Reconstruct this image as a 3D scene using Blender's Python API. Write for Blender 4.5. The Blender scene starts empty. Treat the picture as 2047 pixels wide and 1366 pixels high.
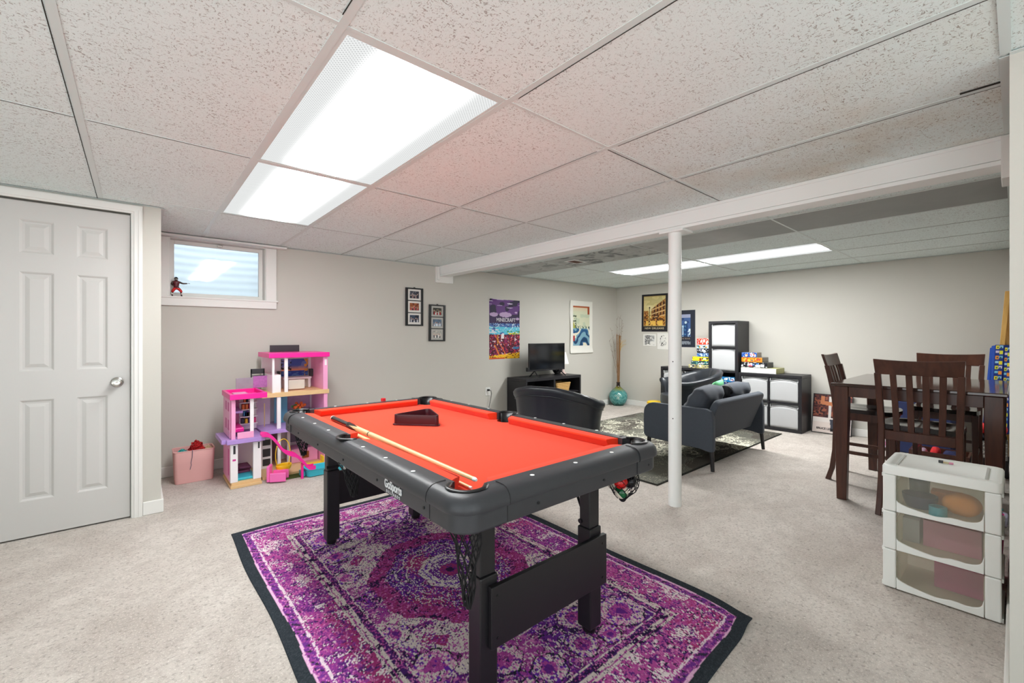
import bpy, bmesh, math, random
import numpy as np
from math import pi, sin, cos, radians, sqrt, exp
from mathutils import Vector, Matrix
random.seed(7)
RNG = np.random.default_rng(11)
SC = bpy.context.scene
COL = SC.collection

# ------------------------------------------------------------------ colours
def lin(c):
    c = c / 255.0
    return c / 12.92 if c <= 0.04045 else ((c + 0.055) / 1.055) ** 2.4
def rgb(*c): return (lin(c[0]), lin(c[1]), lin(c[2]), 1.0)
def nlin(a):
    a = np.asarray(a, dtype=float) / 255.0
    return np.where(a <= 0.04045, a / 12.92, ((a + 0.055) / 1.055) ** 2.4)

# ------------------------------------------------------------------ materials
class NT:
    """small node tree helper"""
    def __init__(self, name):
        self.m = bpy.data.materials.new(name); self.m.use_nodes = True
        self.t = self.m.node_tree; self.t.nodes.clear()
        self.out = self.n('ShaderNodeOutputMaterial')
    def n(self, kind, **kw):
        x = self.t.nodes.new(kind)
        for k, v in kw.items(): setattr(x, k, v)
        return x
    def l(self, a, b): self.t.links.new(a, b)
    def val(self, sock, v):
        if hasattr(v, 'is_linked') or isinstance(v, bpy.types.NodeSocket): self.l(v, sock)
        else: sock.default_value = v
    def math(self, op, a, b=0.0, c=None):
        x = self.n('ShaderNodeMath', operation=op)
        self.val(x.inputs[0], a); self.val(x.inputs[1], b)
        if c is not None: self.val(x.inputs[2], c)
        return x.outputs[0]
    def mix(self, fac, a, b):
        x = self.n('ShaderNodeMix', data_type='RGBA')
        self.val(x.inputs[0], fac); self.val(x.inputs[6], a); self.val(x.inputs[7], b)
        return x.outputs[2]
    def ramp(self, fac, lo, hi):
        x = self.n('ShaderNodeMapRange'); x.clamp = True
        self.val(x.inputs[0], fac); x.inputs[1].default_value = lo; x.inputs[2].default_value = hi
        return x.outputs[0]
    def coord(self, kind='Object', scale=(1, 1, 1)):
        tc = self.n('ShaderNodeTexCoord'); mp = self.n('ShaderNodeMapping')
        mp.inputs[3].default_value = scale
        self.l(tc.outputs[kind], mp.inputs[0]); return mp.outputs[0]
    def noise(self, vec, scale, detail=2.0, rough=0.5, dist=0.0):
        x = self.n('ShaderNodeTexNoise'); self.l(vec, x.inputs['Vector'])
        x.inputs['Scale'].default_value = scale; x.inputs['Detail'].default_value = detail
        x.inputs['Roughness'].default_value = rough; x.inputs['Distortion'].default_value = dist
        return x.outputs[0]
    def bump(self, h, strength=0.2, dist=0.002):
        x = self.n('ShaderNodeBump'); x.inputs['Strength'].default_value = strength
        x.inputs['Distance'].default_value = dist; self.l(h, x.inputs['Height']); return x.outputs[0]
    def pbr(self, color, rough=0.5, metal=0.0, normal=None, spec=0.5, sheen=0.0):
        b = self.n('ShaderNodeBsdfPrincipled')
        self.val(b.inputs['Base Color'], color); self.val(b.inputs['Roughness'], rough)
        b.inputs['Metallic'].default_value = metal
        b.inputs['Specular IOR Level'].default_value = spec
        if sheen: b.inputs['Sheen Weight'].default_value = sheen
        if normal is not None: self.l(normal, b.inputs['Normal'])
        return b
    def done(self, shader): self.l(shader, self.out.inputs[0]); return self.m

def M(name, c, rough=0.5, metal=0.0, var=0.06, nscale=8.0, bump=0.0, bscale=300.0, spec=0.5, sheen=0.0, stretch=(1, 1, 1)):
    """plain procedural material: colour with a little noise variation and an optional fine bump"""
    t = NT(name); v = t.coord('Object', stretch)
    base = rgb(*c)
    lo = tuple(x * (1 - var) for x in base[:3]) + (1,); hi = tuple(min(1, x * (1 + var)) for x in base[:3]) + (1,)
    col = t.mix(t.noise(v, nscale, 3.0), lo, hi)
    nrm = t.bump(t.noise(v, bscale, 2.0), bump, 0.002) if bump else None
    return t.done(t.pbr(col, rough, metal, nrm, spec, sheen).outputs[0])

def attr_mat(name, rough=0.6, bump=0.0, bscale=400.0, spec=0.3):
    t = NT(name); a = t.n('ShaderNodeAttribute'); a.attribute_name = 'Col'
    nrm = t.bump(t.noise(t.coord(), bscale, 2.0), bump, 0.002) if bump else None
    return t.done(t.pbr(a.outputs[0], rough, 0, nrm, spec).outputs[0])

def m_carpet():
    t = NT('beige_carpet'); v = t.coord()
    big = t.noise(v, 2.4, 5.0, 0.65, 0.8); mid = t.noise(v, 13.0, 4.0, 0.65, 0.5); fine = t.noise(v, 150.0, 2.0, 0.7)
    fleck = t.noise(v, 75.0, 3.0, 0.7); sp = t.noise(v, 48.0, 4.0, 0.75)
    c = t.mix(t.ramp(big, 0.32, 0.66), rgb(178, 168, 159), rgb(205, 197, 189))
    c = t.mix(t.math('MULTIPLY', t.ramp(mid, 0.46, 0.68), 0.5), c, rgb(164, 154, 146))
    c = t.mix(t.math('MULTIPLY', t.ramp(sp, 0.53, 0.66), 0.6), c, rgb(150, 139, 131))
    c = t.mix(t.math('MULTIPLY', t.ramp(fleck, 0.55, 0.66), 0.8), c, rgb(104, 93, 86))
    c = t.mix(t.math('MULTIPLY', t.ramp(fine, 0.54, 0.68), 0.7), c, rgb(236, 228, 220))
    h = t.math('ADD', t.math('MULTIPLY', fine, 0.6), sp)
    return t.done(t.pbr(c, 0.95, 0, t.bump(h, 0.7, 0.008), 0.1, 0.2).outputs[0])

def m_tile():
    t = NT('fissured_ceiling_tile'); v = t.coord('Object', (1.0, 0.5, 1.0))
    v2 = t.coord('Object', (0.55, 1.0, 1.0)); vo = t.coord()
    f1 = t.ramp(t.noise(v, 150.0, 2.0, 0.55, 1.0), 0.615, 0.67)
    f2 = t.ramp(t.noise(v2, 130.0, 1.0, 0.5, 1.3), 0.645, 0.69)
    pin = t.ramp(t.noise(vo, 420.0, 1.0), 0.62, 0.72)
    patch = t.ramp(t.noise(vo, 2.3, 2.0), 0.3, 0.65)
    fis = t.math('MULTIPLY', t.math('MAXIMUM', f1, f2), t.math('ADD', t.math('MULTIPLY', patch, 0.5), 0.5))
    base = t.mix(t.noise(vo, 0.8, 2.0), rgb(228, 241, 240), rgb(234, 243, 242))
    # brownish water marks near the support beam
    sx = t.n('ShaderNodeSeparateXYZ'); t.l(vo, sx.inputs[0])
    zone = t.math('MULTIPLY', t.math('MULTIPLY', t.ramp(sx.outputs[0], 1.3, 2.4), t.ramp(sx.outputs[0], 3.3, 3.0)), t.ramp(sx.outputs[1], 1.9, 0.4))
    st = t.math('MULTIPLY', zone, t.ramp(t.noise(vo, 3.1, 3.0), 0.42, 0.7))
    base = t.mix(t.math('MULTIPLY', st, 0.55), base, rgb(206, 192, 168))
    dark = t.mix(t.math('MULTIPLY', zone, t.noise(vo, 6.0)), rgb(150, 145, 140), rgb(140, 108, 62))
    c = t.mix(t.math('MULTIPLY', fis, 0.85), base, dark)
    c = t.mix(t.math('MULTIPLY', pin, 0.3), c, rgb(160, 155, 150))
    return t.done(t.pbr(c, 0.9, 0, t.bump(t.math('SUBTRACT', 1.0, fis), 0.35, 0.004), 0.15).outputs[0])

def m_greytile():
    t = NT('grey_painted_panel'); v = t.coord()
    n = t.noise(v, 3.0, 4.0, 0.6, 0.8)
    c = t.mix(t.ramp(n, 0.35, 0.65), rgb(190, 194, 191), rgb(174, 178, 176))
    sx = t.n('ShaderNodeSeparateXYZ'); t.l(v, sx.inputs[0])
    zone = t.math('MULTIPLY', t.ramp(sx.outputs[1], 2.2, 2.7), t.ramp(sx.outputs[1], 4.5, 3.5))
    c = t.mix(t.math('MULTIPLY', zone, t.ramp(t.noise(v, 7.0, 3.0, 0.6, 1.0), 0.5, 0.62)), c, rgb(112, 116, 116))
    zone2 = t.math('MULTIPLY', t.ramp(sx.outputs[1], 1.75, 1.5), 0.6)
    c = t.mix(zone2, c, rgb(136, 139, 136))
    return t.done(t.pbr(c, 0.6, 0, None, 0.3).outputs[0])

def m_lens(boost=1.0, name='prismatic_light_lens'):
    """prismatic acrylic lens of a fluorescent troffer: two glowing tube lines, dim prismatic edges"""
    t = NT(name); tc = t.n('ShaderNodeTexCoord'); sx = t.n('ShaderNodeSeparateXYZ')
    t.l(tc.outputs['Object'], sx.inputs[0]); x, y = sx.outputs[0], sx.outputs[1]
    ax = t.math('ABSOLUTE', x)
    d = t.math('DIVIDE', t.math('SUBTRACT', ax, 0.078), 0.05)
    tube = t.math('POWER', 2.718, t.math('MULTIPLY', t.math('MULTIPLY', d, d), -1.0))
    endf = t.ramp(t.math('ABSOLUTE', y), 0.60, 0.50)
    tube = t.math('MULTIPLY', tube, t.math('ADD', t.math('MULTIPLY', endf, 0.75), 0.25))
    k = 2 * pi / 0.0135
    wx = t.math('SINE', t.math('MULTIPLY', x, k)); wy = t.math('SINE', t.math('MULTIPLY', y, k))
    dots = t.ramp(t.math('MULTIPLY', wx, wy), 0.1, 0.7)
    low = t.math('SUBTRACT', 1.0, t.math('MULTIPLY', dots, 0.36))
    s = t.math('ADD', t.math('MULTIPLY', tube, LENS_HI * boost), t.math('MULTIPLY', low, LENS_LO))
    e = t.n('ShaderNodeEmission'); e.inputs[0].default_value = (0.985, 1.0, 0.995, 1); t.l(s, e.inputs[1])
    return t.done(e.outputs[0])

def m_glass(name='window_glass', tint=(0.95, 0.98, 1.0, 1), fac=0.06):
    t = NT(name); tr = t.n('ShaderNodeBsdfTransparent'); tr.inputs[0].default_value = tint
    gl = t.n('ShaderNodeBsdfGlossy'); gl.inputs[1].default_value = 0.03
    fr = t.n('ShaderNodeFresnel'); fr.inputs[0].default_value = 1.5
    mx = t.n('ShaderNodeMixShader'); t.l(t.math('ADD', fr.outputs[0], fac - 0.06), mx.inputs[0])
    t.l(tr.outputs[0], mx.inputs[1]); t.l(gl.outputs[0], mx.inputs[2])
    return t.done(mx.outputs[0])

def m_frosted(name, c, clear=0.5):
    t = NT(name); tr = t.n('ShaderNodeBsdfTransparent'); tr.inputs[0].default_value = (0.97, 0.97, 0.95, 1)
    col = t.mix(t.noise(t.coord(), 9.0), rgb(*c), rgb(*[min(255, x + 8) for x in c]))
    tl = t.n('ShaderNodeBsdfTranslucent'); t.l(col, tl.inputs[0]); b = t.pbr(col, 0.3)
    m1 = t.n('ShaderNodeMixShader'); m1.inputs[0].default_value = .5; t.l(tl.outputs[0], m1.inputs[1]); t.l(b.outputs[0], m1.inputs[2])
    mx = t.n('ShaderNodeMixShader'); mx.inputs[0].default_value = 1 - clear
    t.l(tr.outputs[0], mx.inputs[1]); t.l(m1.outputs[0], mx.inputs[2]); return t.done(mx.outputs[0])

def m_wood(name, c1, c2, rough=0.35, axis=(1, 1, 14), scale=6.0):
    t = NT(name); v = t.coord('Object', axis)
    n = t.noise(v, scale, 4.0, 0.6, 0.6)
    return t.done(t.pbr(t.mix(t.ramp(n, 0.3, 0.7), rgb(*c1), rgb(*c2)), rough, 0, t.bump(n, 0.08, 0.001)).outputs[0])

LENS_HI, LENS_LO = 22.5, 0.44
EXPOSURE = 1.0
WORLD = 0.64

# ------------------------------------------------------------------ mesh builder
class MB:
    def __init__(self): self.b = bmesh.new()
    def _v(self, p): return self.b.verts.new(p)
    def face(self, pts): return self.b.faces.new([self._v(p) for p in pts])
    def box(self, x0, x1, y0, y1, z0, z1, rot=None, org=None):
        vs = []
        for x in (x0, x1):
            for y in (y0, y1):
                for z in (z0, z1):
                    p = Vector((x, y, z))
                    if rot is not None:
                        o = Vector(org) if org else Vector(((x0 + x1) / 2, (y0 + y1) / 2, (z0 + z1) / 2))
                        p = o + rot @ (p - o)
                    vs.append(self._v(p))
        for f in ((0, 1, 3, 2), (4, 6, 7, 5), (0, 4, 5, 1), (2, 3, 7, 6), (0, 2, 6, 4), (1, 5, 7, 3)):
            self.b.faces.new([vs[i] for i in f])
        return self
    def rings(self, rings, cap=True, closed=True, loop=False):
        R = [[self._v(p) for p in r] for r in rings]
        n = len(R[0]); m = len(R)
        for i in range(m if loop else m - 1):
            a, c = R[i], R[(i + 1) % m]
            for j in range(n if closed else n - 1):
                k = (j + 1) % n
                self.b.faces.new((a[j], a[k], c[k], c[j]))
        if cap and not loop:
            if len(R[0]) > 2:
                self.b.faces.new(list(reversed(R[0]))); self.b.faces.new(R[-1])
        return self
    def lathe(self, prof, seg=24, c=(0, 0, 0), cap=True):
        self.rings([[(c[0] + r * cos(2 * pi * i / seg), c[1] + r * sin(2 * pi * i / seg), c[2] + z) for i in range(seg)] for r, z in prof], cap)
        return self
    def cyl(self, p0, p1, r0, r1=None, seg=12):
        return self.tube([p0, p1], [r0, r0 if r1 is None else r1], seg)
    def tube(self, pts, r, seg=8, loop=False, flat=1.0):
        pts = [Vector(p) for p in pts]; n = len(pts)
        rs = r if isinstance(r, (list, tuple)) else [r] * n
        out = []; prev = None
        for i, p in enumerate(pts):
            a = pts[(i - 1) % n] if (loop or i > 0) else p
            b = pts[(i + 1) % n] if (loop or i < n - 1) else p
            d = (b - a).normalized()
            if prev is None:
                up = Vector((0, 0, 1)) if abs(d.z) < 0.95 else Vector((1, 0, 0))
                u = d.cross(up).normalized()
            else:
                u = (prev - d * prev.dot(d)).normalized()
            w = d.cross(u); prev = u
            out.append([p + (u * cos(2 * pi * k / seg) + w * sin(2 * pi * k / seg) * flat) * rs[i] for k in range(seg)])
        return self.rings(out, cap=not loop, loop=loop)
    def sphere(self, c, r, seg=16, rg=10, sc=(1, 1, 1)):
        rings = []
        for i in range(1, rg):
            a = pi * i / rg - pi / 2
            rings.append([(c[0] + r * cos(a) * cos(2 * pi * k / seg) * sc[0], c[1] + r * cos(a) * sin(2 * pi * k / seg) * sc[1], c[2] + r * sin(a) * sc[2]) for k in range(seg)])
        R = [[self._v(p) for p in q] for q in rings]
        for a, b in zip(R, R[1:]):
            for j in range(seg):
                k = (j + 1) % seg; self.b.faces.new((a[j], a[k], b[k], b[j]))
        lo = self._v((c[0], c[1], c[2] - r * sc[2])); hi = self._v((c[0], c[1], c[2] + r * sc[2]))
        for j in range(seg):
            k = (j + 1) % seg; self.b.faces.new((lo, R[0][k], R[0][j])); self.b.faces.new((hi, R[-1][j], R[-1][k]))
        return self
    def prism(self, poly, d, ax='y', at=0.0):
        """polygon in the plane perpendicular to ax, extruded by d from at"""
        def P(a, b, t):
            return (t, a, b) if ax == 'x' else ((a, t, b) if ax == 'y' else (a, b, t))
        return self.rings([[P(a, b, at) for a, b in poly], [P(a, b, at + d) for a, b in poly]])
    def grid(self, fn, nu, nv, closed_u=False):
        V = [[self._v(fn(i / nu, j / nv)) for j in range(nv + 1)] for i in range(nu + (0 if closed_u else 1))]
        m = len(V)
        for i in range(nu):
            a = V[i]; b = V[(i + 1) % m]
            for j in range(nv): self.b.faces.new((a[j], b[j], b[j + 1], a[j + 1]))
        return self
    def xf(self, mat):
        bmesh.ops.transform(self.b, matrix=mat, verts=self.b.verts); return self
    def build(self, name, mat, parent=None, world=False, bevel=0.0, smooth=False, subsurf=0, seg=2, solid=0.0):
        b = self.b
        if world and parent is not None:
            o = Vector((0, 0, 0)); p = parent
            while p is not None: o += p.location; p = p.parent
            bmesh.ops.translate(b, verts=b.verts, vec=-o)
        bmesh.ops.recalc_face_normals(b, faces=b.faces)
        me = bpy.data.meshes.new(name); b.to_mesh(me); b.free()
        for m in (mat if isinstance(mat, (list, tuple)) else [mat]): me.materials.append(m)
        if smooth:
            for f in me.polygons: f.use_smooth = True
            if smooth != 'all':
                try: me.set_sharp_from_angle(angle=radians(42))
                except Exception: pass
        ob = bpy.data.objects.new(name, me); COL.objects.link(ob)
        if parent is not None: ob.parent = parent
        if solid:
            s = ob.modifiers.new('thick', 'SOLIDIFY'); s.thickness = solid
        if bevel:
            s = ob.modifiers.new('bevel', 'BEVEL'); s.width = bevel; s.segments = seg; s.limit_method = 'ANGLE'; s.angle_limit = radians(40)
        if subsurf:
            s = ob.modifiers.new('sub', 'SUBSURF'); s.levels = subsurf; s.render_levels = subsurf
        return ob

def tag(o, label=None, cat=None, group=None, kind=None):
    if label: o['label'] = label
    if cat: o['category'] = cat
    if group: o['group'] = group
    if kind: o['kind'] = kind
    return o
def empty(name, loc, rz=0.0, label=None, cat=None, group=None):
    o = bpy.data.objects.new(name, None); COL.objects.link(o); o.empty_display_size = 0.05
    o.location = loc; o.rotation_euler = (0, 0, rz)
    return tag(o, label, cat, group)
def struct(o, label=None): o['kind'] = 'structure'; (label and o.__setitem__('label', label)); return o
def copy_tree(o, parent=None):
    c = o.copy(); COL.objects.link(c)
    if parent is not None: c.parent = parent
    for ch in list(o.children): copy_tree(ch, c)
    return c
def bake(ob):
    dg = bpy.context.evaluated_depsgraph_get(); me = bpy.data.meshes.new_from_object(ob.evaluated_get(dg))
    ob.modifiers.clear(); ob.data = me
def cut(ob, cutters):
    for c in cutters:
        m = ob.modifiers.new('cut', 'BOOLEAN'); m.operation = 'DIFFERENCE'; m.object = c; m.solver = 'EXACT'
    bpy.context.view_layer.update(); bake(ob)
    for c in cutters: bpy.data.objects.remove(c)
def text(name, body, size, mat, parent, loc, rot, ext=0.0008, sx=1.0, align='CENTER', space=1.0, bold=0.0):
    cu = bpy.data.curves.new(name, 'FONT'); cu.body = body; cu.size = size; cu.extrude = ext; cu.align_x = align; cu.align_y = 'CENTER'
    cu.space_character = space; cu.offset = bold; cu.materials.append(mat)
    tmp = bpy.data.objects.new('tmp_text', cu); COL.objects.link(tmp); bpy.context.view_layer.update()
    me = bpy.data.meshes.new_from_object(tmp.evaluated_get(bpy.context.evaluated_depsgraph_get())); me.name = name
    bpy.data.objects.remove(tmp); bpy.data.curves.remove(cu)
    if not me.materials: me.materials.append(mat)
    o = bpy.data.objects.new(name, me); COL.objects.link(o); o.parent = parent; o.location = loc; o.rotation_euler = rot; o.scale = (sx, 1, 1)
    return o
def painted(name, w, h, nx, ny, fn, mat, parent=None, loc=(0, 0, 0), plane='xz', warp=None, solid=0.001, rot=(0, 0, 0)):
    """a sheet whose colours come from fn(U, V) -> sRGB array, U V in 0..1 (V up); stands facing -Y or lies facing +Z"""
    U, V = np.meshgrid(np.linspace(0, 1, nx + 1), np.linspace(0, 1, ny + 1), indexing='ij')
    C = np.clip(fn(U, V), 0, 255); x = (U - 0.5) * w
    if plane == 'xz': P = np.stack([x, np.zeros_like(x), V * h], -1)
    else: P = np.stack([x, (V - 0.5) * h, np.zeros_like(x)], -1)
    if warp: P = warp(P, U, V)
    me = bpy.data.meshes.new(name)
    idx = np.arange((nx + 1) * (ny + 1)).reshape(nx + 1, ny + 1)
    q = np.stack([idx[:-1, :-1], idx[1:, :-1], idx[1:, 1:], idx[:-1, 1:]], -1).reshape(-1, 4)
    me.from_pydata(P.reshape(-1, 3).tolist(), [], q.tolist())
    at = me.attributes.new('Col', 'FLOAT_COLOR', 'POINT')
    A = np.ones(((nx + 1) * (ny + 1), 4)); A[:, :3] = nlin(C.reshape(-1, 3)); at.data.foreach_set('color', A.ravel().astype(np.float32))
    me.materials.append(mat); me.update()
    for f in me.polygons: f.use_smooth = True
    o = bpy.data.objects.new(name, me); COL.objects.link(o); o.location = loc; o.rotation_euler = rot
    if parent is not None: o.parent = parent
    if solid:
        s = o.modifiers.new('thick', 'SOLIDIFY'); s.thickness = solid; s.offset = -1
    return o

def vnoise(U, V, fx, fy, seed=0):
    """smooth value noise"""
    r = np.random.default_rng(seed); nx, ny = int(fx) + 2, int(fy) + 2
    T = r.random((nx + 1, ny + 1)); x = U * fx; y = V * fy
    i = np.clip(np.floor(x).astype(int), 0, nx - 1); j = np.clip(np.floor(y).astype(int), 0, ny - 1)
    a = x - i; b = y - j; a = a * a * (3 - 2 * a); b = b * b * (3 - 2 * b)
    return T[i, j] * (1 - a) * (1 - b) + T[i + 1, j] * a * (1 - b) + T[i, j + 1] * (1 - a) * b + T[i + 1, j + 1] * a * b
def lerp(A, c, m):
    m = np.asarray(m, dtype=float)[..., None]; return A * (1 - m) + np.array(c, dtype=float) * m

# ------------------------------------------------------------------ shared materials
MAT = {}
MAT['carpet'] = m_carpet(); MAT['tile'] = m_tile(); MAT['greytile'] = m_greytile(); MAT['lens'] = m_lens(); MAT['lensfar'] = m_lens(1.85, 'prismatic_light_lens_far_boost')  # far lenses emit more, to brighten the far room
MAT['wall'] = M('greige_wall_paint', (198, 195, 187), 0.75, var=0.02, nscale=2.0, bump=0.05, bscale=220, spec=0.25)
MAT['trimw'] = M('white_trim_paint', (228, 227, 223), 0.4, var=0.02, nscale=3)
MAT['grid'] = M('ceiling_grid_metal', (212, 221, 219), 0.45, var=0.02)
MAT['door'] = M('white_door_paint', (199, 197, 194), 0.42, var=0.015, nscale=4, bump=0.04, bscale=120, stretch=(1, 1, 0.2))
MAT['beam'] = M('white_beam_paint', (238, 240, 238), 0.45, var=0.02, nscale=3)
MAT['gap'] = M('dark_gap', (40, 32, 26), 0.9)
MAT['steel'] = M('brushed_nickel', (190, 188, 182), 0.25, 1.0)
MAT['white'] = M('white_plastic', (232, 232, 228), 0.4, var=0.02)
MAT['black'] = M('matte_black', (24, 24, 27), 0.5)
MAT['gloss'] = M('gloss_black', (14, 15, 18), 0.12)
MAT['paper'] = attr_mat('printed_paper', 0.55)
MAT['rugp'] = attr_mat('purple_rug_pile', 0.95, 0.5, 500, 0.05)
MAT['rugg'] = attr_mat('grey_rug_pile', 0.95, 0.4, 400, 0.05)

# ================================================================== CAMERA
CAMZ, TH = 1.1946, 0.8569
cd = bpy.data.cameras.new('camera'); cam = bpy.data.objects.new('camera', cd); COL.objects.link(cam)
cd.sensor_width = 36.0; cd.lens = 36.0 * 871.0 / 2047.0
cd.shift_x = (1023.5 - 1027.35) / 2047.0; cd.shift_y = (673.5 - 683.0) / 2047.0
cd.clip_start = 0.02
cam.location = (0, 0, CAMZ); cam.rotation_euler = (pi / 2, 0, TH - pi / 2)
SC.camera = cam

# ================================================================== ROOM SHELL
H = 2.073; XA, XB = -2.6, 6.55; YA, YB = -2.6, 4.73; YD, XD = 3.82, 0.127; YR, XR = 0.015, 2.045
T = 0.15
struct(MB().box(XA - T, XB + T, YA - T, YB + T, -0.12, 0.0).build('floor', MAT['carpet']), 'beige cut pile carpet over the whole basement floor')
WX0, WX1, WZ0, WZ1 = 0.205, 0.945, 1.535, 2.055
b = MB()
b.box(XD, WX0, YB, YB + T, 0, H + .1).box(WX1, XB + T, YB, YB + T, 0, H + .1).box(WX0, WX1, YB, YB + T, 0, WZ0).box(WX0, WX1, YB, YB + T, WZ1, H + .1)
struct(b.build('wall_back', MAT['wall']), 'long greige wall with the small window and posters')
struct(MB().box(XB, XB + T, YR - .1, YB, 0, H + .1).build('wall_far', MAT['wall']), 'greige end wall behind the shelves')
struct(MB().box(XR, XB + T, YR - 1.2, YR, 0, H + .1).build('wall_right', MAT['wall']), 'near wall end at the right edge')
DX0, DX1, DZ = -0.642, -0.032, 1.998
b = MB()
b.box(DX1 + .012, XD, YD, YB + T, 0, H + .1).box(XA - T, DX0 - .012, YD, YB + T, 0, H + .1)
b.box(DX0 - .012, DX1 + .012, YD, YB + T, DZ + .012, H + .1).box(DX0 - .012, DX1 + .012, YD + .07, YB + T, 0, DZ + .012)
struct(b.build('wall_left', MAT['wall']), 'wall holding the white six panel door')
# walls behind the camera, with two unseen openings added to admit fill light
OY0, OY1, OX0, OX1, OZ0, OZ1 = -2.3, 1.5, -2.2, 1.7, 0.06, 1.98
def holed(name, x0, x1, y0, y1, ax):
    b = MB()
    if ax == 'y':
        b.box(x0, x1, y0, OY0, 0, H + .1).box(x0, x1, OY1, y1, 0, H + .1).box(x0, x1, OY0, OY1, 0, OZ0).box(x0, x1, OY0, OY1, OZ1, H + .1)
    else:
        b.box(x0, OX0, y0, y1, 0, H + .1).box(OX1, x1, y0, y1, 0, H + .1).box(OX0, OX1, y0, y1, 0, OZ0).box(OX0, OX1, y0, y1, OZ1, H + .1)
    struct(b.build(name, MAT['wall']))
holed('wall_side', XA - T, XA, YA, YD, 'y')
holed('wall_rear', XA - T, XR, YA - T, YA, 'x')
b = MB()
for y in (OY0, (OY0 + OY1) / 2 - .03, OY1 - .06): b.box(XA - .09, XA - .03, y, y + .06, OZ0, OZ1)
b.box(XA - .09, XA - .03, OY0, OY1, OZ0, OZ0 + .06).box(XA - .09, XA - .03, OY0, OY1, OZ1 - .06, OZ1)
struct(b.build('door_2', MAT['trimw']), 'white frame of the added side fill opening')
b = MB()
for x in (OX0, (OX0 + OX1) / 2 - .03, OX1 - .06): b.box(x, x + .06, YA - .09, YA - .03, OZ0, OZ1)
b.box(OX0, OX1, YA - .09, YA - .03, OZ0, OZ0 + .06).box(OX0, OX1, YA - .09, YA - .03, OZ1 - .06, OZ1)
struct(b.build('door_3', MAT['trimw']), 'white frame of the added rear fill opening')
struct(MB().box(XR - .001, XR + T, YA - T, YR - 1.2, 0, H + .1).build('wall_corner', MAT['wall']))

# ---- suspended ceiling: lay-in tiles in a 2 x 4 ft grid, fixture bays left open
xs1 = [XA] + [0.438 + 0.6096 * i for i in range(-4, 4)] + [2.85]
ys1 = [YA] + [1.243 + 1.2192 * j for j in range(-3, 3)] + [YB]
xs2 = [2.975, 3.57, 4.18, 4.79, 5.40, 6.01, XB]
ys2 = [YR, 1.20, 2.42, 3.64, YB]
FIX = [(0.438, 1.243), (0.438, 2.4622), (4.79, 1.20), (4.79, 2.42)]
def isfix(x, y): return any(abs(x - a) < .01 and abs(y - c) < .01 for a, c in FIX)
b = MB(); g = MB()
for i in range(len(xs1) - 1):
    for j in range(len(ys1) - 1):
        if not isfix(xs1[i], ys1[j]): b.box(xs1[i], xs1[i + 1], ys1[j], ys1[j + 1], H, H + .015)
for i in range(len(xs2) - 1):
    for j in range(len(ys2) - 1):
        if isfix(xs2[i], ys2[j]): continue
        (g if i == 1 else b).box(xs2[i], xs2[i + 1], ys2[j], ys2[j + 1], H, H + .015)
b.box(2.85, 2.975, YA, YB, H + .01, H + .015)
struct(b.build('ceiling', MAT['tile']), 'white fissured drop ceiling tiles')
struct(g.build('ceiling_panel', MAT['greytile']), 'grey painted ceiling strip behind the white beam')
struct(MB().box(XA - T, XB + T, YA - T, YB + T, H + .2, H + .25).build('roof_slab', MAT['black']))
b = MB(); tw = .012
def tee(b, x0, x1, y0, y1): b.box(x0, x1, y0, y1, H - .002, H - .0002)
for x in xs1[1:-1]: tee(b, x - tw, x + tw, YA, YD if x < XD else YB)
for y in ys1[1:-1]:
    for i in range(len(xs1) - 1): tee(b, xs1[i] + tw, xs1[i + 1] - tw, y - .007, y + .007)
for x in xs2[1:-1]: tee(b, x - tw, x + tw, YR, YB)
for y in ys2[1:-1]:
    for i in range(len(xs2) - 1): tee(b, xs2[i] + tw, xs2[i + 1] - tw, y - .007, y + .007)
struct(b.build('trim_1', MAT['grid']), 'white metal ceiling grid')
b = MB()                                                       # dark shadow gaps where tiles sag off the grid
for x0, x1, y in ((-.15, .42, 2.4622), (.45, 1.03, 3.6935), (1.06, 1.64, 2.4745), (1.67, 2.25, 2.4745), (2.28, 2.84, 2.4745), (1.67, 2.25, 1.2553), (2.28, 2.84, 1.2553), (1.06, 1.64, 3.6935), (1.67, 2.25, 3.6935), (2.28, 2.84, 3.6935), (3.58, 4.17, 2.43), (-.76, -.19, 2.4622), (4.2, 4.78, 2.43), (4.2, 4.78, 3.65), (5.42, 6.0, 2.43), (5.42, 6.0, 3.65)):
    b.box(x0, x1, y - .0016, y + .0016, H - .0028, H - .0022)
for x, y0, y1 in ((-.1865, -1.2, 3.82), (.4235, -2.4, 1.2), (1.0625, -2.4, 1.2), (1.672, -2.4, 1.2), (2.2815, .03, 1.22), (1.6425, 2.5, 3.66), (4.778, .03, 1.18), (5.388, .03, 1.18), (5.998, .03, 2.4), (2.2555, 2.47, 3.66), (2.2555, 3.7, 4.7), (1.645, 1.3, 2.44), (2.2555, 1.3, 2.44), (1.645, 3.7, 4.7)):
    b.box(x - .0014, x + .0014, y0, y1, H - .0028, H - .0022)
b.box(2.240, 2.2535, .036, .135, H - .0028, H - .0022)
struct(b.build('trim_2', MAT['gap']), 'dark gaps beside ceiling grid')
b = MB()                                                       # wall angle
for x0, x1, y0, y1 in ((XA, XD, YD - .022, YD), (XD, 2.8, YB - .02, YB), (3.06, XB, YB - .02, YB), (XB - .02, XB, YR, YB), (XR, XB, YR, YR + .022), (XD, XD + .02, YD, YB), (XR - .022, XR, YR - 1.2, YR)):
    b.box(x0, x1, y0, y1, H - .006, H - .0045)
b.box(XR - 2.5, XR - .02, YR - .004, YR + .02, H - .0055, H - .0042)
struct(b.build('trim_3', MAT['grid']), 'white wall angle under ceiling edge')

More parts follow.
